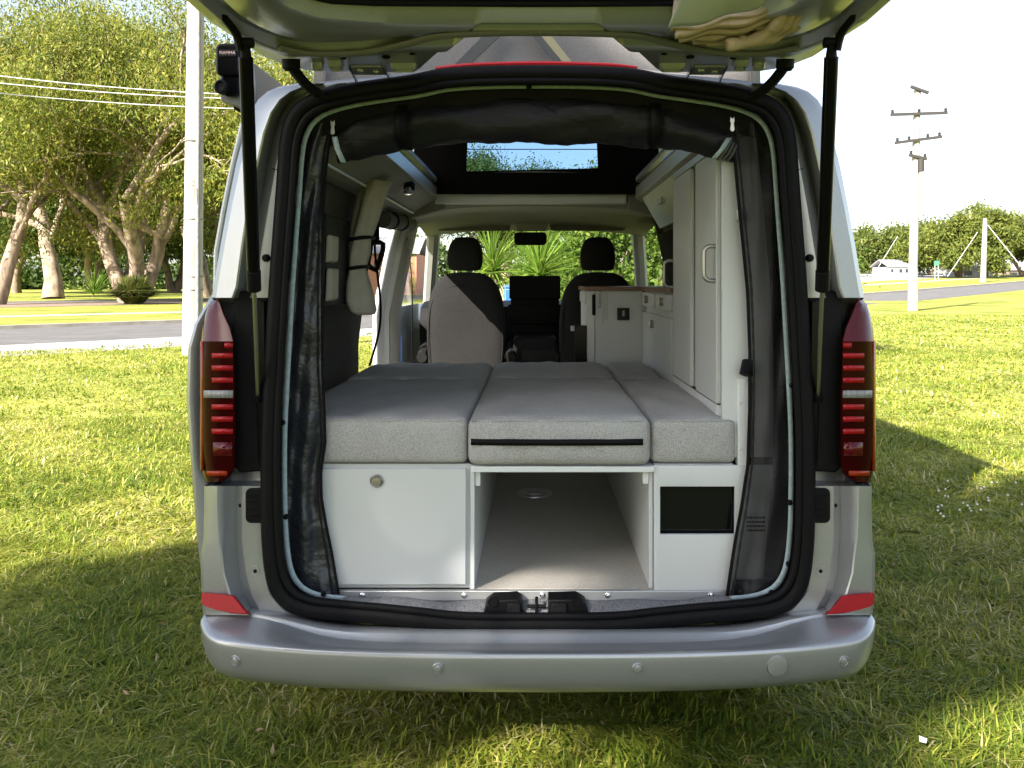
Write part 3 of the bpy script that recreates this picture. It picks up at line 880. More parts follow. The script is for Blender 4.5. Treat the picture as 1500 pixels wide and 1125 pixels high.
# pressed ribs, hinges, loops, struts
for s in (-1, 1):
    for (x0, y0, w, h) in ((.40, 2.545, .075, .035), (.60, 2.53, .04, .05), (.655, 2.535, .035, .03)):
        ol = rrect(XC + s * x0 - w / 2, XC + s * x0 + w / 2, y0 - h / 2, y0 + h / 2, .011, 4)
        g = G()
        ringz = lambda k, dz: [(XC + s * x0 + (x - XC - s * x0) * k, y0 + (y - y0) * k, tz(y) + dz) for x, y in ol]
        g.loft([ringz(1.12, .004), ringz(1.0, -.012), ringz(.8, -.017), ringz(.6, -.006), ringz(.45, -.004)], cu=True)
        g.mk('pressed_pad', M['paint'], tg, smooth=60)
    pts = [(s * a, b) for a, b in ((.70, 2.30), (.62, 2.345), (.48, 2.335), (.36, 2.275), (.26, 2.215), (.12, 2.195), (0, 2.192))]
    g = G(); g.tube(smoothpath([(XC + x, y, tz(y) - .036) for x, y in pts], 6), .017, 8, flat=.45); g.mk('press_shade_strip', M['visor'], tg, smooth=180)  # dark strip stands in for the shade along the tailgate pressing
    for hx_, hy_, hr in ((.655, 2.44, .013), (.565, 2.475, .010), (.44, 2.47, .012), (.36, 2.44, .009), (.74, 2.38, .012), (.78, 2.25, .010)):
        c_ = (XC + s * hx_, hy_, tz(hy_) - (.002 if hy_ > 2.36 else .030))
        g = G(); g.lathe(c_, (0, 0, -1), [(-.004, hr), (.002, hr), (.003, hr * .85), (-.003, hr * .7), (-.004, .0005)], 12); g.mk('access_hole', M['trim'], tg)
    # hinge: a plate with two arms reaching to the roof
    hx = XC + s * .510
    g = G()
    g.hull2([(hx - .05, 2.605, tz(2.605) - .010), (hx + .05, 2.605, tz(2.605) - .010), (hx + .045, 2.525, tz(2.525) - .012), (hx - .045, 2.525, tz(2.525) - .012)],
            [(hx - .05, 2.605, tz(2.605) - .002), (hx + .05, 2.605, tz(2.605) - .002), (hx + .045, 2.525, tz(2.525) - .004), (hx - .045, 2.525, tz(2.525) - .004)])
    hg = g.mk('hinge', M['paint'], van, bevel=.002)
    for q in (-1, 1):
        g = G(); g.hull2([(hx + q * .05, 2.53, tz(2.53) - .012), (hx + q * .05, 2.62, tz(2.62) - .016), (hx + q * .05, 2.66, 2.118), (hx + q * .05, 2.68, 2.118), (hx + q * .05, 2.64, tz(2.62) - .004), (hx + q * .05, 2.53, tz(2.53))],
                         [(hx + q * .054, 2.53, tz(2.53) - .012), (hx + q * .054, 2.62, tz(2.62) - .016), (hx + q * .054, 2.66, 2.118), (hx + q * .054, 2.68, 2.118), (hx + q * .054, 2.64, tz(2.62) - .004), (hx + q * .054, 2.53, tz(2.53))])
        g.mk('hinge_arm', M['steel'], hg)
        g = G(); g.lathe((hx + q * .022, 2.565 + q * .008, tz(2.565) - .010), (0, 0, -1), [(0, .011), (.004, .010), (.007, .006), (.007, .0005)], 10); g.mk('bolt', M['paint'], hg)
    # corrugated wiring conduit
    a = (XC + s * .715, 2.47, tz(2.47) - .02)
    pth = smoothpath([a, (XC + s * .712, 2.50, 2.135), (XC + s * .69, 2.56, 2.105), (XC + s * .655, 2.62, 2.085), (XC + s * .63, 2.655, 2.075)], 14)
    rad = [.0165 if k % 2 else .0125 for k in range(len(pth))]
    g = G(); g.tube(pth, rad, 10); tb = g.mk('wiring_conduit', M['rubber'], van, smooth=20)
    g = G(); g.lathe(a, (0, .2, -1), [(-.012, .026), (.012, .026), (.022, .018), (.024, .001)], 16); g.mk('grommet', M['rubber'], tb)
    # gas strut
    top = Vector(P(CX + (5) + s * 421, 62, 2.20)); bot = Vector(D(s, 408, 582, 2.640))
    top = Vector((XC + s * .756, 2.20, 2.135)); bot = Vector(D(s, 410, 582, 2.632))
    dv = bot - top
    mid = top + dv * .655
    g = G(); g.tube([top + dv * .035, mid], .0185, 14); st = g.mk('gas_strut', M['gloss_black'], van)
    g = G(); g.tube([mid + dv * -.055, mid + dv * .004], .0205, 14); g.mk('strut_collar', M['trim'], st, bevel=.002)
    g = G(); g.tube([mid, bot], .0065, 8); g.mk('strut_rod', M['brushed'], st)
    g = G(); g.tube([top, top + dv * .045], [.011, .0165], 10); g.tube([top + Vector((-.02 * s, 0, 0)), top + Vector((.02 * s, 0, 0))], .014, 10); g.mk('strut_socket', M['trim'], st)
    g = G(); g.tube([bot - dv * .01, bot + dv * .012], .015, 10); g.tube([bot, bot + Vector((0, .06, 0))], .009, 8); g.mk('strut_foot', M['trim'], st)
    g = G(); g.tube(smoothpath([top + Vector((s * .012, 0, -.02)), top + Vector((s * .018, -.02, .02)), top + Vector((s * .03, -.10, .05)), top + Vector((s * .045, -.24, .075))], 5), [.02] * 5 + [.018] * 5 + [.012] * 6, 8, flat=.5)
    g.mk('strut_bracket', M['trim'], st)
    for q in (0, 1):
        g = G(); g.lathe((XC + s * (.79 - q * .006), 2.12 + q * .09, tz(2.12 + q * .09) - .012), (0, 0, -1), [(0, .012), (.006, .012), (.010, .006), (.0102, .0005)], 8); g.mk('bolt', M['trim'], st)

# ---- raised roof: canvas walls with windows, shell on top
Y0, Y1, ZT = 3.0, 5.20, 2.98
g = G()
rows = []
for z in (2.12, 2.3, 2.5, 2.7, 2.98):
    rows.append([(XC + .79 * t, Y0 + .012 * math.sin(t * 13 + z * 3) + .02 * math.sin(z * 9), z) for t in [k / 14 - 1 for k in range(29)]])
g.loft(rows); cv = g.mk('roof_canvas', M['canvas'], van, smooth=180, label='grey canvas rear wall of the raised roof', solid=.004)
for pts, m in ((((664, 97), (686, 97), (748, 38), (722, 38)), 'strap'), (((768, 38), (779, 38), (826, 95), (815, 95)), 'strap'), (((780, 38), (795, 38), (841, 95), (827, 95)), 'strap_tan')):
    ol = [(XX(a, 2.96), ZZ(b, 2.96)) for a, b in pts]
    g = G(); g.prism(ol, 2.955, 2.962); g.mk('canvas_strap', M[m], cv)
for s in (-1, 1):
    g = G(); g.loft([[(XC + s * (.76 - .06 * t), y, 2.10 + (ZT - 2.10) * t) for y in (3.0, 3.5, 4.1, 4.7, 5.2)] for t in (0, .5, 1)])
    g.mk('roof_canvas', M['canvas_side'], van)
xa, xb, za, zb = XX(686, Y1), XX(873, Y1), ZZ(251, Y1), 2.47
g = G()
fx = [XC - .75, xa, xb, XC + .75]; fz = [2.05, za, zb, ZT]
V = [(x, Y1, z) for z in fz for x in fx]
F = [(j * 4 + i, j * 4 + i + 1, j * 4 + i + 5, j * 4 + i + 4) for j in range(3) for i in range(3) if not (i == 1 and j == 1)]
V[5] = (xa - .012, Y1, za); V[6] = (xb + .012, Y1, za + .02)
cf = mk('canvas_front', V, F, M['canvas_dark'], van, solid=.004)
g = G(); g.add([(xa - .02, Y1 + .006, za - .01), (xb + .02, Y1 + .006, za - .01), (xb + .02, Y1 + .006, zb + .01), (xa - .02, Y1 + .006, zb + .01)], [(0, 1, 2, 3)])
g.mk('canvas_window', M['tinted'], cf)
g = G(); g.box(XC - .60, XC + .60, 5.132, 5.140, 2.044, 2.175); g.mk('canvas_skirt', M['canvas_dark'], van)
g = G(); g.tube([(xa - .01, Y1 - .006, ZZ(219, Y1)), (xb + .01, Y1 - .006, ZZ(219, Y1))], .003, 5); g.mk('window_cord', M['trim'], cf)
g = G()
g.loft([[(XC - .84, y, 2.97), (XC - .83, y, 3.02), (XC - .70, y, 3.07), (XC, y, 3.09), (XC + .70, y, 3.07), (XC + .83, y, 3.02), (XC + .84, y, 2.97)] for y in (2.82, 2.9, 4.2, 5.6, 5.8)])
g.mk('raised_roof_shell', M['roofshell'], van, smooth=50, solid=.03)

# ---- lining of the living space
def zrail(y): return 2.02
g = G(); g.box(XC - .90, XC + .90, 2.775, 6.9, .47, .500); g.mk('floor', M['floor'], van)
g = G(); g.box(XC + -.22, XC + .40, 2.75, 4.9, .5005, .530); fl = g.mk('vinyl_floor', M['floor'], van)
g = G(); g.loft([[(XC - .93, y, .5), (XC - .93, y, 1.2), (XC - .90, y, 1.45), (XC - .86, y, 1.7), (XC - .82, y, 1.9), (XC - .79, y, 1.98)] for y in (2.80, 3.5, 4.46)])
wl_ = g.mk('wall_lining', M['carpet_dark'], van, smooth=60, solid=.02, soff=1)
g = G(); g.loft([[(XC + .93, y, .5), (XC + .93, y, 1.2), (XC + .90, y, 1.45), (XC + .86, y, 1.7), (XC + .82, y, 1.9), (XC + .79, y, 1.98)] for y in (2.80, 3.5, 4.5, 5.45)])
g.mk('wall_lining', M['carpet_dark'], van, smooth=60, solid=.02)
# right rear side window behind the kitchen stays covered; overhead panels both sides
for s in (-1, 1):
    g = G(); g.loft([[(XC + s * .60, y, 2.015), (XC + s * .66, y, 1.985), (XC + s * .745, y, 1.93), (XC + s * .80, y, 1.90)] for y in (2.85, 3.4, 4.2, 5.15)])
    g.mk('overhead_panel', M['lockergrey'], van, smooth=60, solid=.012)
    g = G(); g.hull2([(XC + s * .605, 2.9, 2.02), (XC + s * .598, 2.9, 2.02), (XC + s * .598, 2.9, 2.085), (XC + s * .605, 2.9, 2.085)],
                     [(XC + s * .605, 5.15, 2.02), (XC + s * .598, 5.15, 2.02), (XC + s * .598, 5.15, 2.085), (XC + s * .605, 5.15, 2.085)])
    g.mk('roof_rail', M['alu'], van, bevel=.002)
    g = G(); g.tube([(XC + s * .735, 2.95, 1.928), (XC + s * .735, 5.1, 1.928)], .006, 6); g.mk('curtain_rail', M['edge'], van)
g = G(); g.hull2([(XC - .64, 4.14, 2.0), (XC - .60, 4.14, 2.005), (XC - .60, 4.21, 2.005), (XC - .64, 4.21, 2.0)], [(XC - .645, 4.12, 1.965), (XC - .60, 4.12, 1.955), (XC - .60, 4.20, 1.965), (XC - .645, 4.20, 1.975)])
g.mk('reading_light', M['gloss_black'], van, bevel=.004)
g = G(); g.lathe((XC - .622, 4.135, 1.958), (.1, -.5, -.8), [(-.01, .02), (.012, .022), (.016, .012), (.016, .001)], 14); g.mk('reading_light', M['chrome'], van)
# rear roof lining above the net
g = G(); g.box(XC - .60, XC + .60, 2.80, 3.10, 2.06, 2.09); g.mk('roof_lining', M['carpet_dark'], van)
# cross beam and cab roof lining
g = G(); g.box(XX(637, 5.16), XX(918, 5.16), 5.155, 5.20, ZZ(299, 5.16), ZZ(283, 5.16)); g.mk('cross_beam', M['edge'], van, bevel=.006)
for s in (-1, 1):
    g = G(); g.hull2([(XC + s * .555, 5.16, 1.955), (XC + s * .555, 5.16, 2.12), (XC + s * .86, 5.16, 2.06), (XC + s * .90, 5.16, 1.86)], [(XC + s * .555, 5.24, 1.955), (XC + s * .555, 5.24, 2.12), (XC + s * .86, 5.24, 2.06), (XC + s * .90, 5.24, 1.86)])
    g.mk('roof_bow', M['lockergrey'], van, bevel=.006)
g = G(); rows = []
for y, zc_, zs in ((5.20, 2.06, 2.06), (5.215, ZZ(300, 5.2), 1.93), (5.5, 1.985, 1.92), (5.9, 1.95, 1.90), (6.25, 1.905, 1.86)):
    rows.append([(XC + x, y, zc_ + (zs - zc_) * (abs(x) / .8) ** 3) for x in (-.8, -.65, -.45, -.2, 0, .2, .45, .65, .8)])
g.loft(rows); g.mk('cab_roof_lining', M['headliner'], van, smooth=60, solid=.012)
for a0, a1, b0, b1 in ((640, 748, 322, 338), (806, 917, 320, 338)):
    ol = rrect(XX(a0, 6.05), XX(a1, 6.05), ZZ(b1, 6.05), ZZ(b0, 6.05), .025, 4)
    g = G(); g.prism(ol, 6.05, 6.075); g.mk('sun_visor', M['visor'], van, bevel=.006)
g = G(); g.prism([(XX(a, 5.98), ZZ(b, 5.98)) for a, b in ((752, 318), (806, 318), (800, 338), (757, 338))], 5.98, 6.05); g.mk('roof_console', M['headliner'], van, bevel=.006)
g = G(); g.prism(rrect(XX(753, 5.95), XX(801, 5.95), ZZ(359, 5.95), ZZ(340, 5.95), .03, 5), 5.95, 5.99); g.mk('rear_view_mirror', M['trim'], van, bevel=.008)

# door jamb of the open side: pillar behind the front seat
g = G(); rows = []
for z in (.5, .9, 1.3, 1.5, 1.7, 1.92):
    h_ = half(z)
    rows.append([(XC - h_ + .01, 5.38, z), (XC - h_ + .03, 5.40, z), (XC - h_ + .05, 5.44, z), (XC - h_ + .055, 5.50, z), (XC - h_ + .085, 5.51, z), (XC - h_ + .09, 5.60, z), (XC - h_ + .10, 5.68, z)])
g.loft(rows); g.mk('door_pillar', M['edge'], van, smooth=40, solid=.01, soff=1)
g = G(); rows = []
for z in (.5, .9, 1.3, 1.5, 1.7, 1.92):
    h_ = half(z)
    rows.append([(XC - h_ + .088, 5.515, z), (XC - h_ + .125, 5.53, z), (XC - h_ + .14, 5.62, z), (XC - h_ + .12, 5.72, z)])
g.loft(rows); g.mk('pillar_lining', M['greytrim'], van, smooth=60)
g = G(); rows = []
for z in (.5, .9, 1.3, 1.5, 1.7, 1.92):
    h_ = half(z)
    rows.append([(XC - h_ + .01, 4.47, z), (XC - h_ + .05, 4.46, z), (XC - h_ + .10, 4.44, z)])
g.loft(rows); g.mk('door_jamb_seal', M['rubber'], van, smooth=60, solid=.012)
g = G(); rows = []
for z in (.5, .9, 1.35, 1.5, 1.7, 1.92):
    h_ = half(z)
    rows.append([(XC + h_ - .10, 5.44, z), (XC + h_ - .13, 5.52, z), (XC + h_ - .13, 5.64, z), (XC + h_ - .08, 5.74, z)])
g.loft(rows); g.mk('pillar_lining', M['seat_dark'], van, smooth=60)

# dashboard, cab doors
g = G(); rows = []
for x in (-.82, -.6, -.3, 0, .3, .6, .82):
    hmp = .0 if abs(x) > .5 else .01
    rows.append([(XC + x, 6.30, .55), (XC + x, 6.12, .95), (XC + x, 6.02, 1.10), (XC + x, 6.00, 1.22), (XC + x, 6.06, 1.33 + hmp), (XC + x, 6.25, 1.37 + hmp), (XC + x, 6.60, 1.37), (XC + x, 6.92, 1.33)])
g.loft(rows); dash = g.mk('dashboard', M['trim'], van, smooth=40)
g = G(); g.prism(rrect(XX(746, 5.93), XX(821, 5.93), ZZ(438, 5.93), ZZ(404, 5.93), .012, 4), 5.93, 5.95); g.mk('centre_screen', M['screen'], dash, bevel=.004)
g = G(); g.prism(rrect(XX(744, 5.94), XX(822, 5.94), ZZ(470, 5.94), ZZ(446, 5.94), .01, 4), 5.945, 5.99); g.mk('vent_panel', M['rubber'], dash, bevel=.004)
g = G(); g.box(XX(748, 5.95), XX(819, 5.95), 5.952, 6.02, ZZ(475, 5.95), ZZ(418, 5.95)); g.mk('screen_mount', M['rubber'], dash, bevel=.006)
g = G(); g.prism(rrect(XX(752, 5.7), XX(815, 5.7), .55, ZZ(492, 5.7), .03, 4), 5.55, 6.1); g.mk('centre_console', M['trim'], van, bevel=.01)
g = G(); g.box(XX(764, 5.53), XX(806, 5.53), 5.535, 5.56, ZZ(528, 5.53), ZZ(512, 5.53)); g.mk('console_tray', M['seat_dark'], van, bevel=.006)
g = G(); g.tube([(XX(880, 5.9) + .17 * math.cos(a), 5.88 + .05 * math.sin(a), 1.28 + .17 * math.sin(a)) for a in [2 * math.pi * k / 24 for k in range(24)]], .014, 8, closed=True); g.mk('steering_wheel', M['trim'], van, smooth=180)
for s in (-1, 1):
    g = G(); g.loft([[(XC + s * (half(z) - .10 - .04 * (1 if z < 1.2 else 0)), y, z) for y in (5.7, 6.2, 6.8)] for z in (.5, .9, 1.15, 1.22, 1.33, 1.345)])
    g.mk('cab_door_lining', M['greytrim'] if s < 0 else M['seat_dark'], van, smooth=40)

# ---- front seats
def front_seat(pc, hc, s_w=1.0):
    Ys = 5.48
    prof = [(.62, .215), (.80, .235), (1.0, .248), (1.15, .258), (1.30, .255), (1.42, .238), (1.50, .205), (1.555, .155), (1.58, .09)]
    xc = XX(pc, Ys)
    g = G(); rows = []
    for z, w in prof:
        tl_ = (z - .62) * .16
        row = []
        for k in range(20):
            a = 2 * math.pi * k / 20
            c_, s_ = math.cos(a), math.sin(a)
            ex = math.copysign(abs(c_) ** .55, c_); ey = math.copysign(abs(s_) ** .6, s_)
            th = .075 if z < 1.5 else .055
            row.append((xc + w * ex, Ys + .07 + th * ey - tl_ * .25, z))
        rows.append(row)
    g.loft(rows, cu=True); g.F.append(tuple(len(g.V) - 20 + k for k in range(20)))
    seat = g.mk('front_seat', M['seat'], van, smooth=60, sub=1)
    hx = XX(hc, Ys)
    g = G(); rows = []
    for z, w, th in ((1.588, .075, .03), (1.592, .100, .045), (1.63, .115, .055), (1.70, .117, .058), (1.76, .102, .052), (1.795, .075, .04), (1.806, .04, .02)):
        rows.append([(hx + w * math.copysign(abs(math.cos(a)) ** .6, math.cos(a)), Ys + .03 + th * math.copysign(abs(math.sin(a)) ** .7, math.sin(a)), z) for a in [2 * math.pi * k / 20 for k in range(20)]])
    g.loft(rows, cu=True); g.F += [tuple(range(20)), tuple(len(g.V) - 20 + k for k in range(20))]
    g.mk('headrest', M['seat_dark'], seat, smooth=60, sub=1)
    for q in (-1, 1):
        g = G(); g.tube([(hx + q * .055, Ys + .04, 1.54), (hx + q * .055, Ys + .04, 1.61)], .007, 8); g.mk('headrest_post', M['steel'], seat)
    g = G(); g.box(xc - .24, xc + .24, 5.60, 6.05, .58, .86); g.mk('seat_base', M['seat_dark'], seat, bevel=.04, bseg=3)
    g = G(); g.tube(smoothpath([(xc - .225, Ys - .01, .95), (xc - .238, Ys - .012, 1.15), (xc - .215, Ys - .012, 1.38), (xc - .12, Ys - .02, 1.475), (xc, Ys - .025, 1.49), (xc + .12, Ys - .02, 1.475), (xc + .215, Ys - .012, 1.38), (xc + .238, Ys - .012, 1.15), (xc + .225, Ys - .01, .95)], 6), .0035, 5)
    g.mk('seat_seam', M['seat_dark'], seat)
    for q in (-1, 1):
        g = G(); g.tube([(xc + q * .285, Ys + .02, 1.03), (xc + q * .285, Ys + .12, 1.06), (xc + q * .285, Ys + .36, 1.08)], .035, 8, flat=1.1); g.mk('armrest', M['seat_dark'], seat)
front_seat(682, 681); front_seat(877, 876)
g = G(); g.tube(smoothpath([(XC - .83, 5.50, 1.80), (XC - .80, 5.50, 1.5), (XC - .80, 5.50, 1.2), (XC - .79, 5.5, .8)], 4), .022, 6, flat=.12); g.mk('seat_belt', M['rubber'], van)

# ================================================================== FURNITURE
YF = 2.75
ZB = ZZ(679.5, YF)                              # underside of the cushions
bed = thing('bed_cabinet', 'white bed cabinet with a drawer, open tunnel and dark window under the cushions', 'cabinet', (XC, 3.6, .5))
# left drawer unit
xl0, xl1 = -.83, XX(690, YF)
g = G(); g.box(xl0, xl1, YF + .006, YF + .024, .53, ZB - .002); g.mk('carcase_front', M['white'], bed, bevel=.0015)
g = G(); g.box(XX(395, YF), XX(683, YF), YF - .012, YF + .004, ZZ(855, YF), ZZ(685.5, YF)); dr = g.mk('drawer_front', M['white'], bed, bevel=.003)
g = G(); g.lathe(P(552, 704, YF - .012), (0, -1, 0), [(-.001, .0215), (.004, .0215), (.006, .019), (.004, .0155), (.009, .0145), (.012, .012), (.0125, .0005)], 28); g.mk('push_knob', M['brushed'], dr)
g = G(); g.box(xl1 - .001, xl1 + .012, YF - .010, 4.5, .531, ZB - .003); g.mk('tunnel_side', M['white'], bed, bevel=.0015)
g = G(); g.box(xl1 + .013, xl1 + .030, YF - .002, YF + .03, ZZ(712, YF), ZZ(690, YF)); g.mk('shelf_bracket', M['edge'], bed, bevel=.002)
# right box
xr0 = XX(957, YF); xr1 = .82
xw0, xw1, zw0, zw1 = XX(966, YF), XX(1075, YF), ZZ(781, YF), ZZ(711, YF)
V = [(x, YF, z) for z in (.53, zw0, zw1, ZB - .002) for x in (xr0, xw0, xw1, xr1)]
F = [(j * 4 + i, j * 4 + i + 1, j * 4 + i + 5, j * 4 + i + 4) for j in range(3) for i in range(3) if not (i == 1 and j == 1)]
mk('locker_front', V, F, M['white'], bed, solid=.016, soff=1, bevel=.0015)
g = G(); g.box(xw0 - .01, xw1 + .01, YF + .014, YF + .018, zw0 - .01, zw1 + .01); sw = g.mk('dark_window', M['smoked'], bed)
g = G(); g.tube([P(1073, 740, YF + .008), P(1073, 752, YF + .008), P(1070, 754, YF + .008)], .004, 6); g.mk('window_catch', M['trim'], sw)
g = G(); g.box(xr0 - .014, xr0 - .001, YF + .002, 4.5, .531, ZB - .003); g.mk('tunnel_side', M['white'], bed, bevel=.0015)
g = G(); g.box(xr0 - .034, xr0 - .015, YF, YF + .03, ZZ(709, YF), ZZ(690, YF)); g.mk('shelf_bracket', M['edge'], bed, bevel=.002)
for px, py in ((961, 697), (960, 837)):
    g = G(); g.lathe(P(px, py, YF - .0005), (0, -1, 0), [(-.001, .0065), (.002, .006), (.003, .0005)], 12); g.mk('screw_cap', M['edge'], bed)
# shelf over the tunnel and bed boards
g = G(); g.box(XX(690.5, YF - .02), XX(958.5, YF - .02), YF - .024, 4.55, ZB - .022, ZB - .0035); g.mk('tunnel_top', M['edge'], bed, bevel=.002)
g = G(); g.box(-.86, xl1 - .002, YF + .0, 4.55, ZB - .002, ZB + .0); g.mk('bed_board', M['white'], bed)
g = G(); g.box(xr0 + .002, .64, YF + .0, 4.55, ZB - .002, ZB + .0); g.mk('bed_board', M['white'], bed)
g = G(); g.box(xl1 + .02, xr0 - .016, 4.50, 4.515, .531, ZB - .03); g.mk('tunnel_back', M['white'], bed)
# upright on the right of the cushions
Yu = YF - .01
g = G(); g.box(XX(1081, Yu), XX(1098, Yu), Yu, Yu + .04, ZZ(682, Yu), ZZ(556, Yu)); up_ = g.mk('cushion_post', M['edge'], bed, bevel=.003)
g = G(); g.box(XX(1059, Yu + .05), XX(1098, Yu + .05), Yu + .045, Yu + .16, ZZ(600, Yu), ZZ(549, Yu)); g.mk('post_box', M['edge'], bed, bevel=.003)
for py in (591, 658):
    g = G(); g.lathe(P(1085, py, Yu), (0, -1, 0), [(-.001, .006), (.002, .0055), (.003, .0005)], 12); g.mk('screw_cap', M['white'], up_)
# floor socket in the tunnel
c = P(783, 719, 3.98)
g = G(); g.lathe((c[0], c[1], .5305), (0, 0, 1), [(-.002, .085), (.004, .083), (.006, .055), (.012, .052), (.014, .045), (.008, .035), (.008, .001)], 28)
g.mk('floor_fitting', M['alu'], bed, smooth=40)

# tall cupboard
XWD = .600
wd = thing('wardrobe', 'tall white wardrobe with two doors and steel pull handles along the right wall', 'wardrobe', (.7, 3.2, ZB))
zwb = ZB + .02; zwt = 1.985
g = G(); g.box(XWD + .018, .84, 2.775, 3.70, zwb, zwt); g.mk('carcase', M['white'], wd, bevel=.002)
def Yx(px): return XWD * FPX / (px - CX)
for a, b, zl in ((1049, 1019, None), (1011, 986, None)):
    y0, y1 = Yx(a), Yx(b)
    g = G(); g.box(XWD, XWD + .016, y0, y1, 1.115, zwt - .03); d_ = g.mk('door', M['white'], wd, bevel=.003)
    yh = y0 + .045 if a == 1049 else y1 - .03
    if a == 1049: yh = Yx(1048)
    zt_, zb_ = ZZ(361, yh), ZZ(411, yh)
    if a == 1011: yh = Yx(985) - .01; zt_, zb_ = ZZ(382, yh), ZZ(420, yh)
    g = G(); g.tube(smoothpath([(XWD + .003, yh, zt_), (XWD - .022, yh, zt_), (XWD - .036, yh, zt_ - .012), (XWD - .038, yh, zt_ - .03), (XWD - .038, yh, zb_ + .03), (XWD - .036, yh, zb_ + .012), (XWD - .022, yh, zb_), (XWD + .003, yh, zb_)], 4), .0075, 10)
    g.mk('handle', M['brushed'], d_, smooth=60)
g = G(); g.box(XWD - .001, XWD + .04, Yx(1050) - .001, 3.70, zwt - .026, zwt); g.mk('top_rail', M['alu'], wd, bevel=.002)
g = G(); g.box(XWD - .001, XWD + .03, Yx(1050), 3.70, 1.055, 1.112); g.mk('plinth', M['edge'], wd, bevel=.002)
g = G(); g.box(XWD + .002, XWD + .022, Yx(1050), 3.70, 1.1125, 1.1145); g.mk('plinth_gap', M['trim'], wd)
g = G(); g.box(XX(1056, 2.77), .80, 2.755, 2.773, zwb, zwt); ep = g.mk('end_panel', M['white'], wd, bevel=.002)
g = G(); g.box(XX(1079, 2.74), XX(1088, 2.74), 2.735, 2.756, ZZ(323, 2.74), ZZ(306, 2.74)); g.mk('catch', M['alu'], ep, bevel=.002)
g = G(); g.lathe(P(1094, 541, 2.715), (-.25, -.5, -1), [(-.03, .010), (-.028, .018), (.012, .021), (.016, .022), (.018, .018), (.019, .001)], 18); g.mk('spot_lamp', M['trim'], ep)
g = G(); g.tube([P(1096, 535, 2.72), P(1100, 530, 2.75), P(1100, 530, 2.78)], .007, 8); g.mk('lamp_arm', M['trim'], ep)

# kitchen
YK = 4.72
kt = thing('kitchen_unit', 'low white kitchen cabinet with wood-edged worktop behind the driver seat', 'kitchen cabinet', (.72, 4.4, .5))
xk0, xk1 = XX(872, YK), XX(939, YK)
g = G(); g.box(xk0, .84, YK, YK + .018, .5, ZZ(426, YK)); kp = g.mk('back_panel', M['white'], kt, bevel=.002)
g = G(); g.box(xk0 - .045, xk0 - .002, YK + .02, 5.35, .5, ZZ(426, YK)); fs = g.mk('front_panel', M['edge'], kt, bevel=.002)
g = G(); g.box(xk0 - .055, xk0 - .0455, YK + .03, 5.3, ZZ(445, YK), ZZ(428, YK)); g.mk('drawer', M['white'], fs, bevel=.002)
g = G(); g.box(xk0 - .06, .84, YK - .008, 5.36, ZZ(426, YK), ZZ(420, YK)); g.mk('worktop', M['wood'], kt, bevel=.002)
g = G(); g.box(XX(939, YK) + .002, .84, 3.71, YK - .012, ZZ(426, YK), ZZ(420, YK) - .001); g.mk('worktop_return', M['wood'], kt, bevel=.002)
g = G(); g.box(xk0 - .115, xk0 - .0465, YK - .005, YK + .10, .5, ZZ(477, YK)); fr_ = g.mk('fridge_side', M['gloss_black'], kt, bevel=.004)
g = G(); g.box(xk0 - .135, xk0 - .1155, YK - .001, YK + .05, ZZ(485, YK), ZZ(478, YK)); g.mk('fridge_catch', M['white'], fr_, bevel=.003)
g = G(); g.prism(rrect(xk0 - .018, xk0 + .001, ZZ(462, YK), ZZ(431, YK), .008, 4), YK - .014, YK - .001); g.mk('knob_cover', M['trim'], kp, bevel=.004)
g = G(); g.prism(rrect(XX(904, YK), XX(922, YK), ZZ(469, YK), ZZ(451, YK), .004, 3), YK - .010, YK - .0005); sk = g.mk('socket_plate', M['gloss_black'], kp, bevel=.002)
g = G(); g.box(XX(911.5, YK), XX(914.5, YK), YK - .013, YK - .0105, ZZ(463, YK), ZZ(455, YK)); g.mk('socket_rocker', M['greytrim'], sk)
rot = Matrix.Rotation(R(90), 4, 'X')
def on_back(px, py, turn): return Matrix.Translation(Vector(P(px, py, YK - .001))) @ rot @ Matrix.Rotation(R(turn), 4, 'Z')
text_part('maker_lettering', 'frontline', .030, M['print'], kp, on_back(879.5, 438, -90))
rl = random.Random(5)
for k, px in enumerate((883.2, 886.2, 889.4)):
    g = G(); y = 428.0
    while y < 472 - 3 * k:
        l = rl.uniform(1.2, 3.2); g.box(XX(px, YK) - .0022, XX(px, YK) + .0022, YK - .0012, YK - .0004, ZZ(y + l, YK), ZZ(y, YK)); y += l + .9
    g.mk('small_print', M['greytrim'], kp, kind='stuff')
# return run along the right wall
XK = .595
def Yk(px): return XK * FPX / (px - CX)
yk0, yk1 = 3.715, YK - .004
g = G(); g.box(XK + .017, .84, yk0, yk1, .95, ZZ(426, YK) - .001); g.mk('return_carcase', M['white'], kt)
zt_ = ZZ(426.5, YK)
for a, b in ((Yk(983), Yk(960)), (Yk(958), Yk(940))):
    g = G(); g.box(XK, XK + .016, a, b, 1.385, zt_ - .006); d_ = g.mk('drawer', M['white'], kt, bevel=.003)
    yc = (a + b) / 2
    g = G(); g.tube([(XK - .010, yc, 1.445), (XK - .016, yc, 1.435), (XK - .016, yc, 1.415), (XK - .010, yc, 1.405)], .006, 8); g.lathe((XK - .001, yc, 1.425), (-1, 0, 0), [(0, .02), (.006, .018), (.008, .010), (.008, .001)], 14); g.mk('pull_catch', M['brushed'], d_)
g = G(); g.box(XK, XK + .016, Yk(983), Yk(940), 1.02, 1.355); d_ = g.mk('door', M['white'], kt, bevel=.003)
yc = Yk(957)
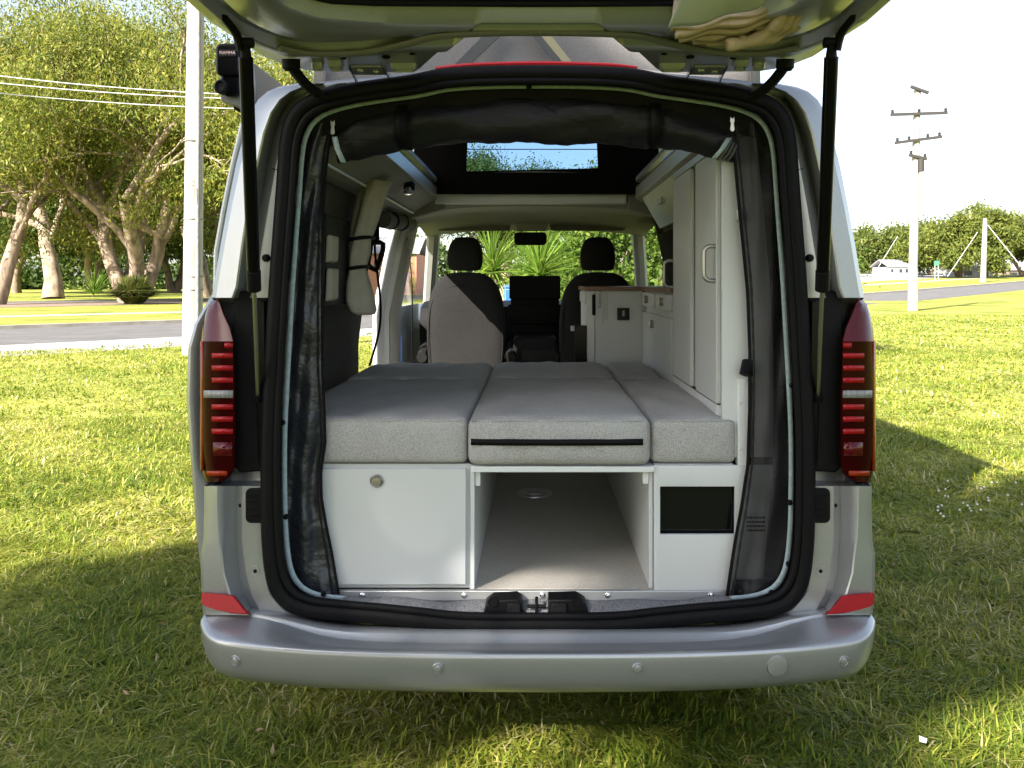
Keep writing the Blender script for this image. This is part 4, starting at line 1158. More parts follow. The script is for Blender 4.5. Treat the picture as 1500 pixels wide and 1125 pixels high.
g = G(); g.tube([(XK - .010, yc, 1.325), (XK - .016, yc, 1.315), (XK - .016, yc, 1.295), (XK - .010, yc, 1.285)], .006, 8); g.lathe((XK - .001, yc, 1.305), (-1, 0, 0), [(0, .02), (.006, .018), (.008, .010), (.008, .001)], 14); g.mk('pull_catch', M['brushed'], d_)
# overhead locker with glossy door above the kitchen
g = G(); g.hull2([(XC + .60, 3.72, 1.995), (XC + .70, 3.72, 1.82), (XC + .84, 3.72, 1.82), (XC + .82, 3.72, 1.99)], [(XC + .60, 4.85, 1.995), (XC + .70, 4.85, 1.82), (XC + .84, 4.85, 1.82), (XC + .82, 4.85, 1.99)])
ol_ = g.mk('overhead_locker', mat('olive_cast_door', (.20, .20, .15), .38, spec=.4), van, bevel=.004)  # olive cast in the base colour stands in for a yellowish reflection
g = G(); g.box(XC + .62, XC + .655, 4.30, 4.42, 1.915, 1.945); g.mk('locker_catch', M['alu'], ol_, bevel=.004)
# door panel window blind right of the driver: dark quilted
g = G(); rows = []
for y in (4.75, 5.0, 5.25, 5.45):
    rows.append([(XC + .84 + .01 * math.sin(y * 17), y, 1.36), (XC + .835, y, 1.5), (XC + .82 + .012 * math.sin(y * 11), y, 1.65), (XC + .79, y, 1.82)])
g.loft(rows); g.mk('window_blind', M['seat_dark'], van, smooth=180, solid=.01)

# ---- cushions
def cushion(name, x0, x1, y0, y1, z0, z1, r, puff, seed, label, sag=0.0):
    rs = np.random.RandomState(seed)
    bm = bmesh.new()
    bmesh.ops.create_cube(bm, size=2)
    bmesh.ops.subdivide_edges(bm, edges=bm.edges, cuts=15, use_grid_fill=True)
    hx, hy, hz = (x1 - x0) / 2, (y1 - y0) / 2, (z1 - z0) / 2
    ph = rs.rand(6) * 6
    for v in bm.verts:
        u = v.co.copy()
        def bend(t, h):
            return math.copysign(1 - (1 - abs(t)) ** 1.5 * 1.0, t) if abs(t) > 0 else 0
        p = Vector((bend(u.x, hx) * hx, bend(u.y, hy) * hy, bend(u.z, hz) * hz))
        c = Vector((max(-hx + r, min(hx - r, p.x)), max(-hy + r, min(hy - r, p.y)), max(-hz + r, min(hz - r, p.z))))
        d = p - c
        if d.length > 1e-9:
            m_ = max(abs(d.x), abs(d.y), abs(d.z))
            p = c + d.normalized() * min(r, max(m_, d.length)) if d.length > r else p
        kx, ky, kz = 1 - (p.x / hx) ** 4, 1 - (p.y / hy) ** 4, 1 - (p.z / hz) ** 2
        w = .0055 * math.sin(p.x * 31 + ph[0] + p.z * 9) * math.sin(p.y * 13 + ph[1]) + .0022 * math.sin(p.x * 57 + ph[2]) * math.sin(p.z * 40 + ph[3])
        if u.z > .999: p.z += puff * max(0, kx) * max(0, ky) + w
        if abs(u.y) > .999: p.y += math.copysign((puff * .7 * max(0, kx) * max(0, kz)), u.y) + w * .8
        if abs(u.x) > .999: p.x += math.copysign((puff * .3 * max(0, ky) * max(0, kz)), u.x)
        if p.z < 0: p.z = max(p.z, -hz)
        v.co = p
    me = bpy.data.meshes.new(name); bm.to_mesh(me); bm.free()
    me.materials.append(M['cushion'])
    o = bpy.data.objects.new(name, me); COL.objects.link(o)
    place(o, None, ((x0 + x1) / 2, (y0 + y1) / 2, (z0 + z1) / 2))
    finish(o, smooth=180)
    prop(o, label, 'cushion', 'bed cushions')
    # piping along the top front edge
    zt = z1 - r * .30
    xm = np.linspace(x0 + r * .9, x1 - r * .9, 16)
    g = G(); g.tube([(x, y0 + r * .30 - .002 - puff * .15 * (1 - ((x - (x0 + x1) / 2) / hx) ** 4), zt + .001) for x in xm], .0038, 6)
    g.mk('piping', M['cushion'], o)
    return o
ZC = ZZ(612, YF)
xm0, xm1 = XX(685.5, 2.725), XX(953, 2.725)
YM = 3.86
cL = cushion('bed_cushion', -.85, xm0 - .003, 2.735, YM - .004, ZB + .001, ZC, .022, .010, 1, 'grey tweed cushion on the left above the white drawer')
cM = cushion('bed_cushion', xm0, xm1, 2.715, YM - .004, ZB - .002, ZC + .004, .030, .014, 2, 'grey tweed cushion in the middle with a black zip across its front')
cR = cushion('bed_cushion', xm1 + .003, XX(1080, 2.735), 2.738, YM - .004, ZB + .001, ZC - .002, .024, .010, 3, 'narrow grey tweed cushion on the right above the dark window')
cushion('bed_cushion', -.86, xm0 - .003, YM + .004, 4.56, ZB + .001, ZC + .002, .030, .012, 4, 'far left grey cushion just behind the passenger seat')
cushion('bed_cushion', xm0, xm1, YM + .004, 4.56, ZB + .001, ZC + .006, .030, .014, 5, 'far middle grey cushion between the two front seats')
cushion('bed_cushion', xm1 + .003, .59, YM + .004, 4.56, ZB + .001, ZC + .002, .030, .012, 6, 'far right narrow grey cushion beside the kitchen cabinet')
g = G()
g.loft([[P(x, yy + .000055 * (x - 820) ** 2 * -1 + 3.2, 2.7005 + .0000006 * (x - 820) ** 2) for x in range(690, 953, 12)] for yy in (640.5, 649.5)])
zp = g.mk('zip', M['trim'], cM, solid=.008, soff=0)

# ---- insect screen
net = thing('insect_screen', 'black zip-up insect screen rolled up and tied back round the rear opening', 'insect screen', (XC, 2.68, .5))
def drape_panel(name, rowspec, m, s, base, fold, nc=22, seed=0):
    rs = random.Random(seed); ph = [rs.uniform(0, 6) for _ in range(6)]
    ysx = [r[0] for r in rowspec]
    rows = []
    yv = np.linspace(ysx[0], ysx[-1], 60)
    for y in yv:
        a = interp(y, ysx, [r[1] for r in rowspec]); b = interp(y, ysx, [r[2] for r in rowspec])
        row = []
        for k in range(nc):
            t = k / (nc - 1)
            t2 = t + .02 * math.sin(t * 9 + y * .012 + ph[0])
            amp = fold * (.35 + .65 * math.sin(math.pi * min(1, t * 1.05)))
            dy = amp * (math.sin(t * 7.5 + .7 * math.sin(y * .011 + ph[1]) + ph[2]) + .55 * math.sin(t * 15 + y * .021 + ph[3]) + .5 * math.sin(y * .045 + t * 5 + ph[4]) * (.4 + t) + .35 * math.sin(y * .085 - t * 4 + ph[5]))
            row.append(P(a + (b - a) * t2, y, base + dy))
        rows.append(row)
    g = G(); g.loft(rows)
    o = g.mk(name, m, net, smooth=180)
    return o, rows
LP = [(180, 455, 488), (215, 440, 482), (260, 434, 477), (330, 424, 473), (420, 418, 471), (540, 414, 471), (600, 413, 475), (650, 412, 477), (690, 412, 471), (730, 412, 472), (770, 413, 479), (810, 414, 487), (850, 416, 493), (870, 424, 496)]
lp, rws = drape_panel('side_flap', LP, M['nylon_sheen'], -1, 2.712, .014, seed=2)
g = G(); g.tube([r[-1] for r in rws], .0045, 6); g.mk('flap_hem', M['rubber'], lp)
g = G(); g.tube([(r[-3][0], r[-3][1] - .004, r[-3][2]) for r in rws], [.004 if k % 2 else .0025 for k in range(len(rws))], 5); g.mk('flap_zip', M['nylon'], lp)
RP = [(180, 1074, 1128), (230, 1077, 1140), (330, 1085, 1150), (430, 1094, 1155), (520, 1098, 1158), (600, 1099, 1159), (680, 1097, 1160), (740, 1088, 1161), (790, 1078, 1161), (830, 1071, 1161), (860, 1066, 1158), (872, 1064, 1155)]
rp, rws2 = drape_panel('mesh_flap', RP, M['net'], 1, 2.705, .010, seed=9)
g = G(); g.tube([r[0] for r in rws2], .0055, 6); g.mk('flap_hem', M['rubber'], rp)
g = G(); g.tube([(r[1][0] + .006, r[1][1] - .003, r[1][2]) for r in rws2], [.0045 if k % 2 else .003 for k in range(len(rws2))], 5); g.mk('flap_zip', M['nylon'], rp)
g = G(); g.loft([[(r[k][0], r[k][1] + .006, r[k][2]) for k in (12, 15, 18, 21)] for r in rws2]); g.mk('flap_border', M['nylon'], rp, smooth=180)
g = G(); g.loft([[(p[0], p[1] - .002, p[2]) for p in r[1:20]] for r in rws2[-3:]]); g.mk('flap_foot', M['nylon'], rp, smooth=180)
rl = random.Random(8)
g = G()
for k in range(4):
    x = 1094.0
    while x < 1121:
        w = rl.uniform(1.5, 4.5); c0 = P(x, 757 + k * 6.2, 2.683); c1 = P(min(x + w, 1121), 759.6 + k * 6.2, 2.683)
        g.box(c0[0], c1[0], 2.683, 2.6835, c1[2], c0[2]); x += w + 1.0
g.mk('faded_print', M['trim'], rp, kind='stuff')
# pale tape all round, with press studs
TP = inset(loop, 24, 24)
g = G()
hl = SEAL[:20]
openl = [(d, y) for d, y in reversed(hl)] + [(-d, y) for d, y in hl[1:]]
ta = smoothpath([D(1, d, y, 2.668) for d, y in inset(openl, 19, 17)], 4)
tb_ = smoothpath([D(1, d, y, 2.672) for d, y in inset(openl, 26, 22)], 4)
g.loft([ta, tb_]); g.mk('edge_tape', M['tape'], net, smooth=180, solid=.003)
for px, py in ((414, 619), (419, 757), (422, 848), (474, 870), (1157, 736), (1155, 826), (1160, 565), (1086, 867), (440, 872), (775, 128), (1130, 868)):
    g = G(); g.lathe(P(px, py, 2.664), (0, -1, 0), [(-.004, .0085), (.003, .0085), (.006, .005), (.0062, .0005)], 12); g.mk('press_stud', M['trim'], net)
# rolled-up flap along the top
g = G(); rows = []
n_ = 70
for i in range(n_):
    t = i / (n_ - 1); px = 492 + (1078 - 492) * t; u = abs(2 * t - 1)
    yc = 172 + 40 * u ** 3.2 ; rad = (34 - 6 * u ** 3) * 2.70 / FPX
    if u > .93: rad *= .88
    for q0 in (592, 962):
        rad *= 1 - .16 * math.exp(-((px - q0) / 9) ** 2)
    row = []
    for k in range(22):
        a = 2 * math.pi * k / 22
        rr_ = rad * (1 + .07 * math.sin(a * 3 + px * .02) + .045 * math.sin(px * .055 + a * 2) + .05 * math.sin(px * .03 - a * 5) + .02 * math.sin(px * .21 + a * 3))
        row.append((XX(px, 2.70), 2.745 + rr_ * .95 * math.sin(a), ZZ(yc, 2.70) + rr_ * math.cos(a)))
    rows.append(row)
g.loft(rows, cu=True); g.F += [tuple(range(22)), tuple(len(g.V) - 22 + k for k in range(22))]
rollo = g.mk('rolled_flap', M['nylon'], net, smooth=180)
g = G(); rows = []
for i in range(50):
    t = i / 49; px = 455 + (1125 - 455) * t; u = abs(2 * t - 1)
    yt = interp(u, [0, .3, .6, .8, .92, 1], [124, 129, 141, 152, 165, 190]); yb = 175 + 32 * u ** 3
    rows.append([P(px, yt + (yb - yt) * v_, 2.69 + .02 * v_ + .006 * math.sin(px * .06 + v_ * 3) * v_) for v_ in (0, .2, .4, .6, .8, 1)])
g.loft(rows); g.mk('header_flap', M['rubber'], net, smooth=180)
for px in (592, 962):
    yc = 172 + 40 * abs(2 * (px - 492) / 586 - 1) ** 3.2
    g = G(); pth = [(XX(px, 2.70) + .006 * math.sin(a), 2.74 + .092 * .88 * math.sin(a) * .95, ZZ(yc, 2.70) + .075 * math.cos(a)) for a in [2 * math.pi * k / 20 for k in range(20)]]
    g.loft([[(x - .017, y, z) for x, y, z in pth], [(x + .017, y, z) for x, y, z in pth]], cu=True); g.mk('tie_strap', M['rubber'], net, solid=.003)
for px, py in ((487, 186), (1073, 181)):
    Yz = 2.672
    g = G(); g.prism([(XX(px + a, Yz), ZZ(py + b, Yz)) for a, b in ((-3, -11), (-1, -8), (1, -8), (3, -11), (3.2, -3), (2, -1), (3.4, 9), (1.5, 11.5), (-1.5, 11.5), (-3.4, 9), (-2, -1), (-3.2, -3))], Yz, Yz + .004)
    g.mk('zip_pull', M['steel'], net, bevel=.001)
for s, pts in ((-1, ((490, 200), (494, 218), (503, 238))), (1, ((1068, 202), (1058, 218), (1046, 232)))):
    g = G(); g.loft([[P(x - 4, y, 2.664) for x, y in pts], [P(x + 4, y, 2.664) for x, y in pts]]); g.mk('tape_end', M['tape'], net, solid=.003)
for k in range(3):
    pts = [(1071 - k * -4, 206 + k * 3), (1062 + k * 5, 222 + k * 3), (1052 + k * 6, 235 + k)]
    g = G(); g.loft([[P(x - 1.8, y, 2.668 + k * .004) for x, y in pts], [P(x + 2.2, y, 2.668 + k * .004) for x, y in pts]]); g.mk('roll_edge', M['strap'], net, solid=.003)

# ---- things hung in and on the van
ct = thing('window_curtain', 'stone coloured curtain bunched and tied with black straps beside the open side door', 'curtain', P(525, 460, 3.7))
g = G(); rows = []
for y, x0, x1, dp in ((266, 528, 572, .10), (290, 524, 562, .10), (320, 517, 553, .09), (348, 511, 543, .08), (352, 511, 541, .075), (370, 507, 540, .09), (391, 507, 534, .075), (395, 507, 534, .075), (415, 502, 540, .10), (440, 500, 546, .11), (455, 508, 548, .11), (461, 520, 546, .08)):
    row = []
    for k in range(28):
        a = 2 * math.pi * k / 28
        f_ = 1 + .12 * math.sin(a * 5 + y * .01) + .06 * math.sin(a * 9)
        xm, hw = (x0 + x1) / 2, (x1 - x0) / 2
        c0 = P(xm + hw * math.cos(a) * f_, y, 3.72)
        row.append((c0[0], 3.75 + dp * math.sin(a) * f_, c0[2]))
    rows.append(row)
g.loft(rows, cu=True); g.F += [tuple(range(28)), tuple(len(g.V) - 28 + k for k in range(28))]
g.mk('cloth', M['curtain'], ct, smooth=180)
for y, x0, x1 in ((350, 510, 543), (393, 506, 535)):
    g = G(); g.tube([(XX((x0 + x1) / 2, 3.72) + (x1 - x0) / 2 * 3.72 / FPX * 1.1 * math.cos(a), 3.75 + .092 * math.sin(a), ZZ(y, 3.72) + .008 * math.cos(a)) for a in [2 * math.pi * k / 24 for k in range(24)]], .008, 6, closed=True)
    g.mk('tie_strap', M['rubber'], ct)
pk = thing('wall_organiser', 'black and stone hanging pocket organiser on the left wall behind the black flap', 'organiser', P(482, 440, 3.42))
g = G(); g.hull2([(-.835, 3.30, 1.42), (-.825, 3.30, 1.78), (-.82, 3.70, 1.78), (-.83, 3.70, 1.42)], [(-.815, 3.30, 1.42), (-.805, 3.30, 1.78), (-.80, 3.70, 1.78), (-.81, 3.70, 1.42)])
g.mk('back_cloth', M['nylon'], pk, bevel=.006)
for z0, z1 in ((1.44, 1.57), (1.59, 1.70)):
    g = G(); g.hull2([(-.812, 3.30, z0), (-.806, 3.30, z1), (-.804, 3.44, z1), (-.81, 3.43, z0)], [(-.785, 3.31, z0 + .01), (-.787, 3.31, z1), (-.785, 3.43, z1), (-.783, 3.41, z0 + .01)])
    g.mk('pocket', M['curtain'], pk, bevel=.008)
wb = thing('webbing_strap', 'black webbing strap with buckle loops hanging in the side doorway', 'strap', P(550, 530, 4.35))
def ribbon(path, w, m, parent, name, th=.004, ax=(1, 0, 0)):
    ax = Vector(ax)
    g = G(); g.loft([[Vector(p) - ax * w / 2 for p in path], [Vector(p) + ax * w / 2 for p in path]]); return g.mk(name, m, parent, smooth=180, solid=th)
ribbon(smoothpath([P(553, 322, 4.4), P(549, 360, 4.4), P(552, 395, 4.38), P(557, 440, 4.36), P(556, 480, 4.34), P(546, 520, 4.32), P(541, 536, 4.32)], 6), .012, M['rubber'], wb, 'webbing')
g = G(); g.tube([P(544, 357, 4.38), P(557, 355, 4.38), P(561, 357, 4.38), P(561, 366, 4.38), P(553, 391, 4.38), P(551, 396, 4.38), P(543, 392, 4.38), P(539, 386, 4.38)], .013, 6, closed=True); g.mk('buckle_loop', M['trim'], wb)
g = G(); g.tube([P(553, 300, 4.42), P(553, 356, 4.4)], .010, 6); g.mk('buckle', M['trim'], wb)
rb = thing('rolled_blind', 'rolled grey fabric screen tied up above the open side doorway', 'rolled screen', P(590, 320, 4.9))
a, b = Vector((-.80, 4.50, 1.845)), Vector((-.78, 5.32, 1.88))
g = G(); g.tube([a.lerp(b, k / 12) + Vector((0, 0, .004 * math.sin(k * 2))) for k in range(13)], [.045 + .003 * math.sin(k * 1.7) for k in range(13)], 16); g.mk('roll', M['strap'], rb, smooth=60)
for t in (.25, .62):
    c = a.lerp(b, t); g = G(); g.tube([c, c + (b - a) * .03], .051, 16); g.mk('tie_strap', M['rubber'], rb)

# khaki bag under the tailgate
bagn = thing('folded_canvas_bag', 'khaki folded canvas bag with pale lining hanging under the open tailgate', 'bag', (.5, 2.0, 2.06))
def sheet(name, pa, pb, m, sag, th, wave, seed):
    rs = random.Random(seed); ph = rs.uniform(0, 6)
    rows = []
    for i in range(24):
        t = i / 23; a_ = Vector(pa[0]).lerp(Vector(pa[1]), t); b_ = Vector(pb[0]).lerp(Vector(pb[1]), t)
        row = []
        for k in range(10):
            u = k / 9; p = a_.lerp(b_, u)
            row.append(p + Vector((0, 0, -sag * math.sin(math.pi * t) * math.sin(math.pi * min(1, u * .9 + .1)) + wave * math.sin(t * 11 + ph + u * 3))))
        rows.append(row)
    g = G(); g.loft(rows); return g.mk(name, m, bagn, smooth=180, solid=th)
sheet('lining', [P(979, 41, 2.06), P(1112, 6, 2.03)], [P(1010, -40, 1.93), P(1150, -40, 1.90)], M['bagtop'], .012, .006, .004, 1)
for k in range(6):
    lo = [(984, 46), (988, 55), (994, 60), (1004, 63), (1016, 66), (1034, 69)][k]
    hi = [(1126, 14), (1140, 24), (1152, 31), (1163, 36), (1178, 38), (1196, 30)][k]
    Yb = 2.075 + k * .02
    sheet('canvas_fold', [P(*lo, Yb), P(*hi, Yb)], [P(lo[0] + 4, -10, Yb + .012), P(hi[0] + 12, -25, Yb + .012)], M['khaki'], .012 + .006 * (k % 3), .016, .006, k + 4)
for k in range(3):
    pth = smoothpath([P(1065 + k * 18, 66 - k * 4, 2.12 + .01 * k), P(1105 + k * 16, 58 - k * 3, 2.13 + .01 * k), P(1138 + k * 14, 34 - k * 4, 2.10), P(1160 + k * 14, -10, 2.05)], 8)
    g = G(); g.tube(pth, [.013 + .002 * math.sin(i * .9 + k) for i in range(len(pth))], 8, flat=1.2); g.mk('gathered_edge', M['khaki'], bagn, smooth=180)

# awning on the left roof edge
aw = thing('roof_awning', 'grey cassette awning with black end cap fixed along the left roof edge', 'awning', (-1.05, 4.4, 2.12))
g = G(); ol = [(-1.115, 2.16), (-1.12, 2.25), (-1.09, 2.30), (-1.0, 2.30), (-.985, 2.22), (-.99, 2.14), (-1.03, 2.13)]
g.prism(ol, 3.03, 5.7); case = g.mk('case', M['awning'], aw, bevel=.006)
for dx, z_ in ((-1.075, 2.135), (-1.03, 2.122)):
    g = G(); g.box(dx, dx + .004, 3.05, 5.68, z_ + .0, z_ + .02); g.mk('case_groove', M['trim'], case)
g = G(); g.prism(rrect(XX(318, 3.0), XX(353, 3.0), ZZ(112, 3.0), ZZ(65, 3.0), .018, 4), 2.985, 3.028); cap = g.mk('end_cap', M['gloss_black'], aw, bevel=.008, bseg=3)
g = G(); g.prism(rrect(XX(322, 3.0), XX(353, 3.0), ZZ(141, 3.0), ZZ(109, 3.0), .03, 5), 2.995, 3.027); g.mk('crank_housing', M['gloss_black'], cap, bevel=.008)
g = G(); g.lathe(P(326, 128, 2.992), (-.3, -1, 0), [(-.01, .026), (.012, .026), (.016, .020), (.008, .014), (.004, .001)], 18); g.mk('crank_eye', M['trim'], cap)
g = G(); g.box(XX(320, 2.98), XX(346, 2.98), 2.9815, 2.9845, ZZ(82.5, 2.98), ZZ(72.5, 2.98)); g.mk('badge', M['rubber'], cap, bevel=.001)
text_part('badge_lettering', 'FIAMMA', .0155, M['white_print'], cap, Matrix.Translation(Vector(P(333, 77.5, 2.980))) @ Matrix.Rotation(R(90), 4, 'X'))
g = G(); g.box(-.985, -.94, 3.2, 3.28, 2.08, 2.2); g.mk('bracket', M['trim'], aw)
g = G(); g.box(-.985, -.94, 5.0, 5.08, 2.08, 2.2); g.mk('bracket', M['trim'], aw)

# ================================================================== VEGETATION
def leaf_cloud(centers, rng, size, droop=.3, aspect=.45):
    """Rhombic leaves at the given centres."""
    n = len(centers)
    d = rng.normal(size=(n, 3)); d[:, 2] -= droop * 2
    d /= np.linalg.norm(d, axis=1)[:, None]
    r = rng.normal(size=(n, 3)); w = np.cross(d, r); w /= np.linalg.norm(w, axis=1)[:, None] + 1e-9
    L = size * rng.uniform(.6, 1.35, n)[:, None]
    W = L * aspect
    c = np.asarray(centers)
    co = np.stack([c - d * L * .5, c + w * W * .5, c + d * L * .5, c - w * W * .5], axis=1).reshape(-1, 3)
    q = np.arange(n * 4).reshape(-1, 4)
    return co, q

def branch_system(rng, height, spread, stems, levels, lean=.25, low=.2, upright=.5):
    """Returns (list of (path, radii)), tip points."""
    br = []; tips = []
    def grow(p, d, length, rad, lev):
        n = 6; path = [p.copy()]; q = p.copy(); dd = d.copy()
        for k in range(n):
            dd = (dd + Vector(rng.normal(0, .13, 3)) + Vector((0, 0, upright * .06))).normalized()
            q = q + dd * length / n; path.append(q.copy())
        r1 = rad * (.62 if lev else .72)
        br.append((path, [rad + (r1 - rad) * k / n for k in range(n + 1)], lev))
        if lev >= levels:
            tips.extend([path[-1], path[-3]]); return
        nk = 3 if lev else 4
        if lev >= 1: tips.append(path[-1])
        for k in range(nk):
            at = path[[n, n - 1, n - 2, n - 3][k % 4]]
            ax = Vector(rng.normal(0, 1, 3)); ax = (ax - dd * ax.dot(dd)).normalized()
            ang = rng.uniform(.35, .95)
            nd = (dd * math.cos(ang) + ax * math.sin(ang)); nd.z = nd.z * .85 + .10
            nd.x *= spread; nd.y *= spread
            grow(at, nd.normalized(), length * rng.uniform(.58, .82), r1 * rng.uniform(.55, .75), lev + 1)
    for s in range(stems):
        a = 2 * math.pi * (s + rng.uniform(0, .5)) / stems
        l = lean if stems > 1 else lean * .3
        d = Vector((math.cos(a) * l, math.sin(a) * l, 1)).normalized()
        grow(Vector((math.cos(a) * .12 * (stems > 1), math.sin(a) * .12 * (stems > 1), 0)), d, height * rng.uniform(.30, .38), height * .022 * (1.25 if stems == 1 else .95), 0)
    return br, tips

def make_tree(name, label, seed, loc, height, spread, stems, levels, nleaf, lsize, crad, bark, leafm, lean=.3, group=None, droop=.4, aspect=.45, lowfill=0, tint=(.5, .22), cat='tree', minr=.02):
    rng = np.random.RandomState(seed)
    br, tips = branch_system(rng, height, spread, stems, levels, lean)
    T = np.array([tuple(t) for t in tips])
    zmax = T[:, 2].max() + crad * .5
    k = height / zmax
    T *= k
    root = thing(name, label, cat, loc, group)
    g = G()
    for path, rad, lev in br:
        pth = [p * k for p in path]; rd = [max(r * k, minr) for r in rad]
        if lev == 0:
            rd[0] *= 1.3; rd[1] *= 1.08
        g.tube([Vector(loc) + p for p in pth], rd, 8 if lev < 2 else 5, cap=False)
    g.mk('trunk', bark, root, smooth=180)
    per = nleaf // len(T)
    c = np.repeat(T, per, axis=0)
    off = rng.normal(size=(len(c), 3)) * crad * .42
    off[:, 2] = off[:, 2] * .8 - droop * crad * .35
    clump = np.repeat(rng.uniform(-.22, .22, len(T)), per)
    c = c + off
    c[:, 2] = np.maximum(c[:, 2], .25)
    co, q = leaf_cloud(c, rng, lsize, droop, aspect)
    t = np.clip(rng.normal(tint[0], tint[1], len(c)) + clump, 0, 1)
    me = fastmesh(name + '_crown', co, quads=q, attrs={'tint': np.repeat(t, 4)}, mat=leafm)
    o = bpy.data.objects.new('crown', me); COL.objects.link(o)
    o.parent = root; WL[o.name] = Vector(loc)
    return root

def at_ground(px, Y):
    x = XX(px, Y); return (x, Y, gz(x, Y))

# left: the big paperbark and its neighbours
make_tree('paperbark_tree', 'big paperbark tree with many spreading pale trunks behind the grass clump', 11, at_ground(192, 60), 24, 1.15, 4, 4, 125000, .29, 2.1, M['bark'], M['leaf_gum'], aspect=.30, lean=.55, group='trees across the road', droop=.6)
t2 = make_tree('paperbark_tree', 'paperbark tree with a thick single trunk left of the big one', 23, at_ground(78, 74), 25, 1.1, 1, 4, 95000, .33, 2.3, M['bark'], M['leaf_gum'], aspect=.32, group='trees across the road', droop=.6)
t3 = make_tree('paperbark_tree', 'tall tree leaning in at the left edge of the photo', 31, at_ground(-10, 55), 21, 1.1, 2, 4, 85000, .29, 2.1, M['bark'], M['leaf_gum'], aspect=.30, lean=.4, group='trees across the road', droop=.6)
def retree(src, label, loc, rz, sc, leafm=None):
    o = dup(src, None, loc, rz, sc); o['label'] = label; return o
retree(t2, 'tall tree standing behind the pale utility pole', at_ground(300, 80), 2.1, (1.0, 1.0, 1.02))
retree(t3, 'tree whose crown shows just right of the pale utility pole', at_ground(395, 70), 1.2, (.95, .95, 1.0))
td = make_tree('background_tree', 'dark tree far back between the paperbark trunks', 44, at_ground(140, 105), 19, 1.2, 2, 3, 40000, .75, 4.2, M['bark_dark'], M['leaf_dark'], lean=.4, group='trees far back across the road')
retree(td, 'dark tree far back at the left edge below the leaves', at_ground(25, 110), 1.0, 1.0)
retree(td, 'dark tree far back right of the big paperbark', at_ground(255, 118), 2.6, 1.05)
retree(td, 'dark tree far back beyond the pale utility pole', at_ground(345, 112), 4.0, 1.0)

rngw = np.random.RandomState(91)
nw = 30000
ww = rngw.uniform(0, 1, nw)
wx = -150 + 175 * ww + rngw.normal(0, 1.2, nw); wy = 150 + 25 * ww + rngw.normal(0, 3, nw)
wh = 6.5 + 2.2 * np.sin(wx * .21) + 1.5 * np.sin(wx * .57 + 1) + 1.0 * np.sin(wx * 1.3)
wz = wh * rngw.uniform(0, 1, nw) ** .8
cw, qw = leaf_cloud(np.stack([wx, wy, wz], 1), rngw, 1.1, .2, .5)
mw = fastmesh('distant_wood', cw, quads=qw, attrs={'tint': np.repeat(np.clip(rngw.normal(.45, .25, nw) + .2 * np.sin(np.floor(wx / 3) * 7.1), 0, 1), 4)}, mat=M['leaf_dark'])
ow = bpy.data.objects.new('distant_wood', mw); COL.objects.link(ow)
prop(ow, 'dark band of distant woodland behind the trunks on the left', 'woodland', kind='stuff')

# right: broad trees beyond the far road
tr1 = make_tree('park_tree', 'broad spreading tree at the far right behind the leaning stay wires', 52, at_ground(1405, 150), 12.5, 1.6, 3, 4, 40000, .62, 2.0, M['bark'], M['leaf_right'], lean=.6, group='trees beyond the right-hand road', minr=.06)
retree(tr1, 'broad tree running out of the right edge of the photo', at_ground(1500, 158), 1.9, (1.05, 1.05, 1.0))
tr2 = make_tree('park_tree', 'olive tree just right of the van above the white building', 57, at_ground(1290, 158), 10.0, 1.3, 3, 3, 26000, .62, 2.3, M['bark_dark'], M['leaf_right'], lean=.5, group='trees beyond the right-hand road', tint=(.3, .2), minr=.06)
retree(tr2, 'tall tree right of the tall power pole, behind the green sign', at_ground(1362, 178), 2.4, (1.15, 1.15, 1.25))
retree(tr2, 'small dark tree peeping out behind the right tail light pillar', at_ground(1245, 190), .7, (1, 1, 1.15))
retree(tr1, 'tree behind the broad one near the right edge', at_ground(1455, 200), 4.0, (1.1, 1.1, 1.35))
retree(tr2, 'tree filling the gap left of the tall power pole', at_ground(1322, 172), 4.4, (1.0, 1.0, 1.0))

# ahead: trees seen through the roof window and the windscreen
ta_ = make_tree('gum_tree', 'gum tree seen on the left through the window of the raised roof', 61, at_ground(742, 62), 11.6, 1.0, 1, 4, 70000, .20, 1.7, M['bark'], M['leaf_dark'], group='trees ahead of the van', tint=(.75, .2))
retree(ta_, 'gum tree seen on the right through the window of the raised roof', at_ground(838, 64), 2.0, (1, 1, .94))
retree(ta_, 'gum tree at the far right of the raised roof window', at_ground(886, 66), 3.6, (.9, .9, .93))
def shrub(name, label, seed, loc, rx, h, n, lsize, leafm, group=None, tint=(.5, .25), bark=None):
    rng = np.random.RandomState(seed)
    root = thing(name, label, 'shrub', loc, group)
    g = G()
    for k in range(7):
        a = rng.uniform(0, 6.28); tip = Vector((math.cos(a) * rx * .55, math.sin(a) * rx * .55, h * rng.uniform(.55, .85)))
        g.tube([Vector(loc), Vector(loc) + tip * .5 + Vector((0, 0, .1)), Vector(loc) + tip], [.03, .02, .01], 6, cap=False)
    g.mk('stems', bark or M['bark_dark'], root, smooth=180)
    nc = 60
    cc = rng.normal(size=(nc, 3)); cc /= np.linalg.norm(cc, axis=1)[:, None]
    cc *= rng.uniform(.45, 1.0, nc)[:, None] * np.array([rx, rx, h * .5]); cc[:, 2] += h * .5
    c = np.repeat(cc, n // nc, axis=0) + rng.normal(size=(nc * (n // nc), 3)) * rx * .17
    c[:, 2] = np.clip(c[:, 2], .05, None)
    co, q = leaf_cloud(c, rng, lsize, .2, .5)
    t = np.clip(rng.normal(tint[0], tint[1], len(c)) + np.repeat(rng.uniform(-.2, .2, nc), n // nc), 0, 1)
    me = fastmesh(name + '_leaves', co, quads=q, attrs={'tint': np.repeat(t, 4)}, mat=leafm)
    o = bpy.data.objects.new('foliage', me); COL.objects.link(o); o.parent = root; WL[o.name] = Vector(loc)
    return root
